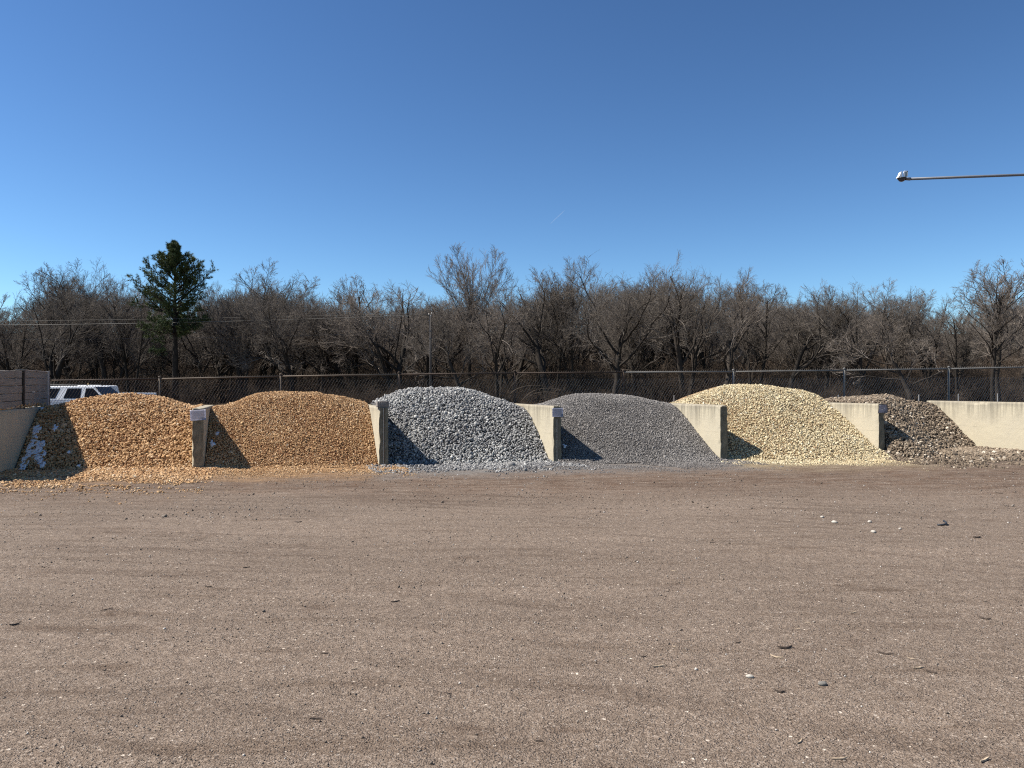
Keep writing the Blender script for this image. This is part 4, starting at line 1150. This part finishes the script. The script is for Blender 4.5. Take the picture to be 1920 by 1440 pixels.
M_twig = mat_bark('twig_bark', (0.088, 0.076, 0.065), (0.195, 0.175, 0.155))
M_brush = mat_bark('brush_stem', (0.045, 0.035, 0.027), (0.115, 0.09, 0.07))

def crown_cut(segs, seed, cz, rx, rz_, amp=0.16, first=1):
    """trim finer growth to an uneven rounded crown outline (units: fractions of the height)"""
    r_ = np.random.default_rng(seed + 900)
    H = max(np.percentile(np.concatenate([s_[1][:, 2] for s_ in segs]), 99.3), 1.0)
    out = []
    cx = np.mean(np.concatenate([s_[1][:, :2] for s_ in segs if s_[4] == 1]), 0)
    for s_ in segs:
        if s_[4] < first: out.append(s_); continue
        q = s_[1] - np.array((cx[0], cx[1], cz * H))
        az = np.arctan2(q[:, 1], q[:, 0]); el = np.arctan2(q[:, 2], np.hypot(q[:, 0], q[:, 1]))
        lim = 1 + amp * 2 * (fbm(az * 1.6 + 20, el * 2.2 + 20, seed % 17) - 0.5) + amp * 0.5 * (vnoise(az * 6 + 40, el * 6 + 40, seed % 13) - 0.5)
        d = np.sqrt((q[:, 0] / (rx * H)) ** 2 + (q[:, 1] / (rx * H)) ** 2 + (q[:, 2] / (rz_ * H)) ** 2)
        k = d < lim
        out.append((s_[0][k], s_[1][k], s_[2][k], s_[3][k], s_[4]))
    return out
def oak(seed, spread=1.0, lean=0.0):
    r_ = random.Random(seed)
    stems = [((0, 0, -0.2), (lean, r_.uniform(-0.1, 0.1), 1), 4.4, 0.21)]
    if r_.random() < 0.55: stems.append(((0.15, 0, -0.2), (-lean * 0.5 + r_.choice((-0.4, 0.4)), r_.uniform(-0.2, 0.2), 1), 4.0, 0.16))
    lv = [dict(seg=7, gnarl=0.10, up=0.06, tip=0.66, kids=7 if len(stems) == 1 else 5, ratio=1.38, rr=0.50, ang=38 * spread, angv=11, short=0.25, **{'from': 0.45}),
          dict(seg=11, gnarl=0.16, up=0.06, tip=0.28, kids=10, ratio=0.42, rr=0.52, ang=42, angv=11, short=0.25, **{'from': 0.32}),
          dict(seg=7, gnarl=0.15, up=0.07, tip=0.30, kids=9, ratio=0.48, rr=0.52, rmin=0.0085, ang=40, angv=13, short=0.3, **{'from': 0.22}),
          dict(seg=4, gnarl=0.14, up=0.07, tip=0.5, kids=8, ratio=0.52, rr=0.6, rmin=0.0055, ang=38, angv=13, short=0.3, **{'from': 0.15}),
          dict(seg=2, gnarl=0.12, up=0.06, tip=0.6)]
    return crown_cut(grow(seed, lv, stems), seed, 0.58, 0.43, 0.405)
def elm(seed):
    lv = [dict(seg=8, gnarl=0.02, up=0.05, tip=0.30, kids=20, ratio=0.80, rr=0.36, ang=24, angv=13, short=0.30, **{'from': 0.36}),
          dict(seg=10, gnarl=0.06, up=0.02, tip=0.22, kids=13, ratio=0.36, rr=0.5, rmin=0.012, ang=27, angv=7, short=0.3, **{'from': 0.25}),
          dict(seg=5, gnarl=0.11, up=0.05, tip=0.35, kids=8, ratio=0.46, rr=0.6, rmin=0.0085, ang=30, angv=9, **{'from': 0.15}),
          dict(seg=3, gnarl=0.13, up=0.06, tip=0.5, kids=6, ratio=0.5, rr=0.7, rmin=0.0065, ang=32, angv=10, **{'from': 0.1}),
          dict(seg=2, gnarl=0.13, up=0.05, tip=0.6)]
    return crown_cut(grow(seed, lv, [((0, 0, -0.2), (0.02, 0, 1), 8.5, 0.21)]), seed, 0.66, 0.31, 0.345, 0.07)
def slim(seed):
    lv = [dict(seg=8, gnarl=0.05, up=0.05, tip=0.30, kids=16, ratio=0.56, rr=0.42, ang=34, angv=9, short=0.45, **{'from': 0.30}),
          dict(seg=9, gnarl=0.12, up=0.04, tip=0.25, kids=11, ratio=0.38, rr=0.52, rmin=0.0105, ang=36, angv=10, short=0.3, **{'from': 0.25}),
          dict(seg=5, gnarl=0.12, up=0.06, tip=0.35, kids=8, ratio=0.48, rr=0.62, rmin=0.0075, ang=36, angv=11, **{'from': 0.15}),
          dict(seg=3, gnarl=0.12, up=0.06, tip=0.5, kids=4, ratio=0.58, rr=0.7, rmin=0.0055, ang=36, angv=11, **{'from': 0.1}),
          dict(seg=2, gnarl=0.15, up=0.05, tip=0.6)]
    return crown_cut(grow(seed, lv, [((0, 0, -0.2), (random.Random(seed).uniform(-0.06, 0.06), 0, 1), 8.5, 0.16), ((0.3, 0.2, -0.2), (0.12, 0.1, 1), 7.5, 0.12)]), seed, 0.64, 0.31, 0.36, 0.14)
def shrub(seed):
    r_ = random.Random(seed)
    st = [((r_.uniform(-0.8, 0.8), r_.uniform(-0.8, 0.8), -0.1), (r_.uniform(-0.5, 0.5), r_.uniform(-0.5, 0.5), 1), r_.uniform(1.6, 3.2), 0.022) for _ in range(22)]
    lv = [dict(seg=5, gnarl=0.14, up=0.05, tip=0.4, kids=7, ratio=0.5, rr=0.6, rmin=0.009, ang=38, angv=14, **{'from': 0.2}),
          dict(seg=4, gnarl=0.2, up=0.04, tip=0.5, kids=6, ratio=0.5, rr=0.7, rmin=0.0075, ang=40, angv=14, **{'from': 0.1}),
          dict(seg=2, gnarl=0.2, up=0.03, tip=0.6)]
    return grow(seed, lv, st)

def tree_meshes(segs, name, cut=1):
    """trunk and limbs in one mesh, finer crown in another; both scaled so the tree stands 1 unit tall"""
    top = np.percentile(np.concatenate([s[1][:, 2] for s in segs]), 99.3)
    V1, F1 = tubes([s for s in segs if s[4] == 0], 7)
    if cut >= 1:
        V1b, F1b = tubes([s for s in segs if s[4] == 1], 5); F1 = np.concatenate([F1, F1b + len(V1)]); V1 = np.concatenate([V1, V1b])
    parts = []
    for l in sorted({s[4] for s in segs if s[4] > cut}):
        parts.append(tubes([s for s in segs if s[4] == l], 4 if l == cut + 1 and l <= 2 else 3))
    V2, F2 = [], []; n0 = 0
    for V, F in parts: V2.append(V); F2.append(F + n0); n0 += len(V)
    a = np_mesh(name + '_trunk', V1 / top, F1, smooth=True); b = np_mesh(name + '_crown', np.concatenate(V2) / top, np.concatenate(F2))
    a.materials.append(M_trunk); b.materials.append(M_twig)
    return a, b
KINDS_ = {'oak': [tree_meshes(oak(s, sp, ln), 'oak') for s, sp, ln in ((101, 1.0, 0.05), (102, 1.15, -0.12), (103, 0.9, 0.15), (104, 1.25, 0.0), (106, 1.0, -0.05))],
          'elm': [tree_meshes(elm(s), 'elm') for s in (207,)],
          'slim': [tree_meshes(slim(s), 'slim') for s in (301, 302, 303)]}
SKY = np.array([(-300, 548), (0, 545), (60, 532), (110, 502), (160, 515), (210, 511), (262, 530), (330, 545), (400, 535), (440, 520), (490, 497), (540, 520), (575, 545), (610, 550), (660, 524), (715, 545), (760, 532),
                (810, 540), (850, 520), (945, 530), (1000, 506), (1050, 505), (1075, 490), (1110, 505), (1150, 496), (1205, 520), (1260, 503), (1330, 512), (1372, 502), (1410, 530), (1480, 538), (1540, 541), (1610, 533),
                (1650, 533), (1690, 552), (1745, 550), (1800, 571), (1830, 560), (1870, 530), (1920, 530), (2200, 525)])
def place_tree(kind, vi, u, vtop, yd, wide, label, group=None, rz=0.0):
    x = (u - UC) / FPX * yd
    g = float(wood_z(np.array(x), np.array(yd)))
    hgt = CAMZ - (vtop - HOR) / FPX * yd - g
    name = {'oak': 'oak_tree', 'elm': 'elm_tree', 'slim': 'slender_tree'}[kind]
    name = 'bare_tree'
    root = thing(name, label, 'tree', (x, yd, g), 0.0, group)
    ta, tb = KINDS_[kind][vi]
    for nm, me in (('trunk', ta), ('crown', tb)):
        o = obj(nm, me, None, root); o.scale = (hgt * wide, hgt * wide, hgt); o.rotation_euler.z = rz
# front trees: kind, variant, u, top v, distance, width, label
GRP = 'bare trees along the edge of the wood'
FRONT = [
    ('slim', 0, 22, 556, 62, 1.0, 'bare tree above the middle of the timber wall, outermost of the wood'),
    ('oak', 0, 100, 548, 58, 1.0, 'gnarled low bare tree above the white sport utility car'),
    ('slim', 1, 98, 503, 72, 1.0, 'taller twin-topped bare tree behind the gnarled one above the car, first top'),
    ('slim', 2, 136, 500, 73, 1.0, 'taller bare tree whose top stands just before the pine, second of twin tops'),
    ('oak', 2, 205, 512, 68, 0.9, 'rounded bare tree standing just outside the pine toward the car'),
    ('slim', 0, 243, 535, 60, 0.9, 'many-stemmed slender bare tree touching the outer side of the pine'),
    ('oak', 3, 420, 532, 70, 0.9, 'bare tree beside the pine above the saddle between the orange piles'),
    ('slim', 2, 458, 560, 58, 1.0, 'low slender bare tree above the rise of the finer orange pile'),
    ('slim', 1, 490, 494, 70, 1.25, 'tall dense bare tree rising above the first half of the finer orange pile'),
    ('oak', 1, 548, 548, 58, 0.9, 'bare tree with dark leaning trunk above the fence post behind finer orange gravel'),
    ('oak', 4, 600, 552, 66, 0.9, 'low bare tree in the dip of the tree line above finer orange gravel'),
    ('slim', 0, 662, 522, 72, 1.2, 'broom-shaped bare tree above the timber block side of finer orange gravel'),
    ('oak', 0, 752, 534, 61, 1.1, 'spreading bare tree just before the utility pole, trunk forked low'),
    ('elm', 0, 880, 470, 68, 1.0, 'tallest bare tree, fan-shaped, above the blue-grey rock beyond the pole'),
    ('oak', 3, 868, 585, 57, 1.1, 'low crooked bare tree under the tall fan-shaped one'),
    ('oak', 2, 935, 560, 60, 0.85, 'bare tree with dark double trunk above the dead vine'),
    ('oak', 1, 1030, 506, 61, 1.05, 'bare oak leaning out above the blank grey plate, wide crown'),
    ('slim', 1, 1078, 489, 66, 0.9, 'thin bare tree whose single twisted top stands above the leaning oak'),
    ('oak', 4, 1150, 495, 60, 1.1, 'broad round-headed bare oak above the crest of the grey chippings'),
    ('oak', 0, 1225, 530, 70, 0.9, 'bare tree filling the notch after the broad round-headed oak'),
    ('oak', 2, 1285, 502, 62, 0.95, 'bare oak above the worn divider, trunk dark and bent'),
    ('oak', 3, 1362, 502, 60, 0.95, 'bare oak with high open crown above the top of the cream pile'),
    ('slim', 2, 1420, 532, 66, 1.0, 'slender bare tree next to the high open oak above the cream pile'),
    ('oak', 1, 1482, 538, 62, 0.95, 'low bare tree above the falling slope of the cream pile'),
    ('slim', 0, 1545, 540, 64, 1.2, 'bare tree with thin upright twigs above the end of the cream pile'),
    ('oak', 4, 1612, 534, 61, 0.95, 'bare tree right above the curled dark notice'),
    ('slim', 1, 1655, 531, 68, 1.2, 'dense upright bare tree above the brown cobbles'),
    ('oak', 3, 1712, 590, 56, 1.45, 'low wide-armed bare oak with crooked dark limbs above the bare cream wall'),
    ('oak', 0, 1742, 550, 68, 0.9, 'bare tree rising behind the low wide-armed oak'),
    ('slim', 2, 1795, 572, 63, 1.1, 'low bare tree in the gap before the tall dark tree'),
    ('slim', 0, 1872, 489, 58, 1.35, 'tall dark dense bare tree at the end of the wood above the bare wall'),
    ('oak', 1, 1925, 500, 63, 1.0, 'bare tree cut off behind the tall dark one'),
]
for i, (kd, vi, u, vt, yd, wd, lb) in enumerate(FRONT):
    place_tree(kd, vi, u, vt, yd, wd, lb, GRP, rz=(i * 2.4) % 6.28)

# ------------------------------------------------------------------ white pine
def pine():
    rg = np.random.default_rng(9)
    yd = 57.0; base = at(328, 728, yd); g = float(wood_z(np.array(base[0]), np.array(yd)))
    H = CAMZ - (455 - HOR) / FPX * yd - g
    root = thing('pine_tree', 'tall dark green pine tree rising above the bare wood', 'tree', (base[0], yd, g))
    bm = bmesh.new()
    tube_bm(bm, [(0.05, 0, -0.2), (0.02, 0, H * 0.3), (-0.02, 0, H * 0.6), (0, 0, H * 0.97)], [0.27, 0.2, 0.13, 0.03], 9)
    obj('trunk', bm, M_trunk, root)
    bsegs = []; tuft_p = []; tuft_d = []
    def branch(z, az, L, pitch, dens=1.0):
        p = np.array((0.0, 0, z)); K = 9
        d = np.array((math.cos(az) * math.cos(pitch), math.sin(az) * math.cos(pitch), math.sin(pitch)))
        r0 = 0.02 + 0.012 * L
        for k in range(K):
            d = d + rg.normal(0, 0.05, 3) + np.array((0, 0, 0.045)); d /= np.linalg.norm(d)
            q = p + d * L / K
            bsegs.append((p[None], q[None], np.array([r0 * (1 - k / K) + 0.006]), np.array([r0 * (1 - (k + 1) / K) + 0.006]), 0))
            if k >= 2:
                m = int(3.6 * dens + rg.random() * 2)
                for _ in range(m):
                    sd = np.cross(d, rg.normal(0, 1, 3)); sd /= np.linalg.norm(sd)
                    sd = sd * 0.75 + d * 0.6 + np.array((0, 0, 0.28)); sd /= np.linalg.norm(sd)
                    l2 = L * 0.22 * rg.uniform(0.5, 1.1) * (1.15 - 0.55 * k / K) + 0.12
                    s0 = p + (q - p) * rg.random(); s1 = s0 + sd * l2
                    bsegs.append((s0[None], s1[None], np.array([0.012]), np.array([0.006]), 0))
                    for f_ in np.arange(0.35, 1.01, 0.22):
                        tuft_p.append(s0 + (s1 - s0) * f_ + rg.normal(0, 0.03, 3)); tuft_d.append(sd)
            p = q
        tuft_p.append(p); tuft_d.append(d)
    for wv in range(14):
        f_ = wv / 13.0
        z = H * (0.44 + 0.53 * f_)
        Lm = np.interp(f_, [0, 0.2, 0.5, 0.8, 1.0], [2.9, 3.3, 2.8, 1.35, 0.30])
        pit = np.interp(f_, [0, 0.4, 0.8, 1.0], [0.05, 0.45, 0.85, 1.2])
        nb = 7 if f_ < 0.85 else 5
        a0 = rg.random() * 6.28
        for b_ in range(nb):
            az = a0 + b_ * 6.28 / nb + rg.normal(0, 0.25)
            Lb = Lm * rg.uniform(0.5, 1.12)
            side = math.cos(az)
            if f_ < 0.25 and side > 0.2: Lb *= 0.8
            if rg.random() < 0.20: continue
            branch(z + rg.normal(0, 0.07), az, Lb, pit + rg.normal(0, 0.1))
    # long arms that break the outline
    for (zf, az, L, pt) in ((0.60, 3.1, 4.0, 0.55), (0.67, 3.0, 3.1, 0.6), (0.54, 3.2, 3.7, 0.45), (0.62, 0.1, 4.1, 0.62), (0.69, -0.1, 3.1, 0.75), (0.50, 0.2, 2.3, 0.15), (0.47, 3.0, 2.4, -0.12), (0.40, 3.3, 2.1, -0.2), (0.44, -0.6, 1.9, 0.0), (0.34, 3.6, 1.7, -0.15)):
        branch(H * zf, az, L, pt, 0.9)
    V, F = tubes(bsegs, 4); obj('branches', np_mesh('branches', V, F), M_trunk, root)['kind'] = 'stuff'
    # needle tufts: sprays of thin blades
    TP = np.array(tuft_p); TD = norm(np.array(tuft_d)); n = len(TP); m = 15
    dirs = norm(TD[:, None] * 0.65 + rg.normal(0, 0.55, (n, m, 3)) + np.array((0, 0, 0.25)))
    ln = rg.uniform(0.14, 0.27, (n, m, 1))
    side = norm(np.cross(dirs, rg.normal(0, 1, (n, m, 3)))) * 0.0115
    a = TP[:, None] + side; b_ = TP[:, None] - side; c = TP[:, None] + dirs * ln
    V = np.stack([a, b_, c], 2).reshape(-1, 3); F = np.arange(len(V)).reshape(-1, 3)
    t = NT('pine_needles'); v = t.coords()
    col = t.ramp(t.noise(v, 1.6, 4), [(0.3, (0.028, 0.048, 0.022)), (0.5, (0.060, 0.086, 0.030)), (0.70, (0.125, 0.145, 0.048))])
    obj('crown', np_mesh('crown', V, F), t.fin(col, 0.7, spec=0.25), root)['kind'] = 'stuff'
pine()

# ------------------------------------------------------------------ the rest of the wood: one mass
def scatter(name, label, cat, pts, rot, scl, pick, sources):
    """sources: list of tuples of meshes (trunk, crown); every point carries one source, its meshes shared with the front trees"""
    cols = []
    for part in range(len(sources[0])):
        src = bpy.data.collections.new(f'{name}_sources_{part}')
        for i, ml in enumerate(sources):
            src.objects.link(bpy.data.objects.new(f'{name}_source_{part}_{i:02d}', ml[part]))
        cols.append(src)
    me = bpy.data.meshes.new(name); me.vertices.add(len(pts)); me.vertices.foreach_set('co', np.asarray(pts, np.float32).ravel())
    a = me.attributes.new('turn', 'FLOAT_VECTOR', 'POINT'); a.data.foreach_set('vector', np.asarray(rot, np.float32).ravel())
    a = me.attributes.new('size', 'FLOAT_VECTOR', 'POINT'); a.data.foreach_set('vector', np.asarray(scl, np.float32).ravel())
    a = me.attributes.new('pick', 'INT', 'POINT'); a.data.foreach_set('value', np.asarray(pick, np.int32))
    o = obj(name, me)
    ng = bpy.data.node_groups.new(name, 'GeometryNodeTree')
    ng.interface.new_socket('Geometry', in_out='INPUT', socket_type='NodeSocketGeometry'); ng.interface.new_socket('Geometry', in_out='OUTPUT', socket_type='NodeSocketGeometry')
    N = ng.nodes; gi = N.new('NodeGroupInput'); go = N.new('NodeGroupOutput'); jn = N.new('GeometryNodeJoinGeometry')
    def na(nm, ty):
        x = N.new('GeometryNodeInputNamedAttribute'); x.data_type = ty; x.inputs['Name'].default_value = nm; return x.outputs[0]
    for src in cols:
        ci = N.new('GeometryNodeCollectionInfo'); ci.inputs[0].default_value = src; ci.inputs['Separate Children'].default_value = True; ci.inputs['Reset Children'].default_value = True
        ip = N.new('GeometryNodeInstanceOnPoints'); ip.inputs['Pick Instance'].default_value = True
        ng.links.new(gi.outputs[0], ip.inputs['Points']); ng.links.new(ci.outputs[0], ip.inputs['Instance'])
        ng.links.new(na('pick', 'INT'), ip.inputs['Instance Index']); ng.links.new(na('turn', 'FLOAT_VECTOR'), ip.inputs['Rotation']); ng.links.new(na('size', 'FLOAT_VECTOR'), ip.inputs['Scale'])
        ng.links.new(ip.outputs[0], jn.inputs[0])
    ng.links.new(jn.outputs[0], go.inputs[0])
    md = o.modifiers.new('scatter', 'NODES'); md.node_group = ng
    return tag(o, label, cat, kind='stuff')
rg = np.random.default_rng(31)
srcs = [list(m) for m in KINDS_['oak']] + [list(m) for m in KINDS_['slim']]
n = 320
yy = 68 + 72 * rg.random(n) ** 1.1
uu = rg.uniform(-330, 2250, n)
xx = (uu - UC) / FPX * yy
vt = np.interp(uu, SKY[:, 0], SKY[:, 1]) + np.abs(rg.normal(0, 22, n)) + 26
zz = wood_z(xx, yy)
hh = np.clip(CAMZ - (vt - HOR) / FPX * yy - zz, 3.5, 18)
wd = rg.uniform(0.8, 1.1, n)
scatter('background_wood', 'brown leafless wood massed behind the front trees', 'wood', np.stack([xx, yy, zz], -1), np.stack([0 * xx, 0 * xx, rg.uniform(0, 6.28, n)], -1),
        np.stack([hh * wd, hh * wd, hh], -1), rg.integers(0, len(srcs), n), srcs)
SH = []
for s_ in (401, 402, 403):
    sg = shrub(s_); parts = [tubes([q for q in sg if q[4] == l], 3) for l in (0, 1, 2)]
    V2, F2 = [], []; n0 = 0
    for V, F in parts: V2.append(V); F2.append(F + n0); n0 += len(V)
    m = np_mesh('brush', np.concatenate(V2), np.concatenate(F2)); m.materials.append(M_brush); SH.append([m])
n = 620
yy = 55 + 60 * rg.random(n) ** 1.1
uu = rg.uniform(-330, 2250, n); xx = (uu - UC) / FPX * yy; zz = wood_z(xx, yy)
sc_ = rg.uniform(0.7, 1.5, n) * np.interp(yy, [55, 63, 66, 95], [0.35, 0.55, 0.95, 1.6])
scatter('undergrowth', 'tangled brown brush filling the floor of the wood', 'undergrowth', np.stack([xx, yy, zz], -1), np.stack([0 * xx, 0 * xx, rg.uniform(0, 6.28, n)], -1),
        np.stack([sc_ * 1.15, sc_ * 1.15, sc_], -1), rg.integers(0, 3, n), SH)
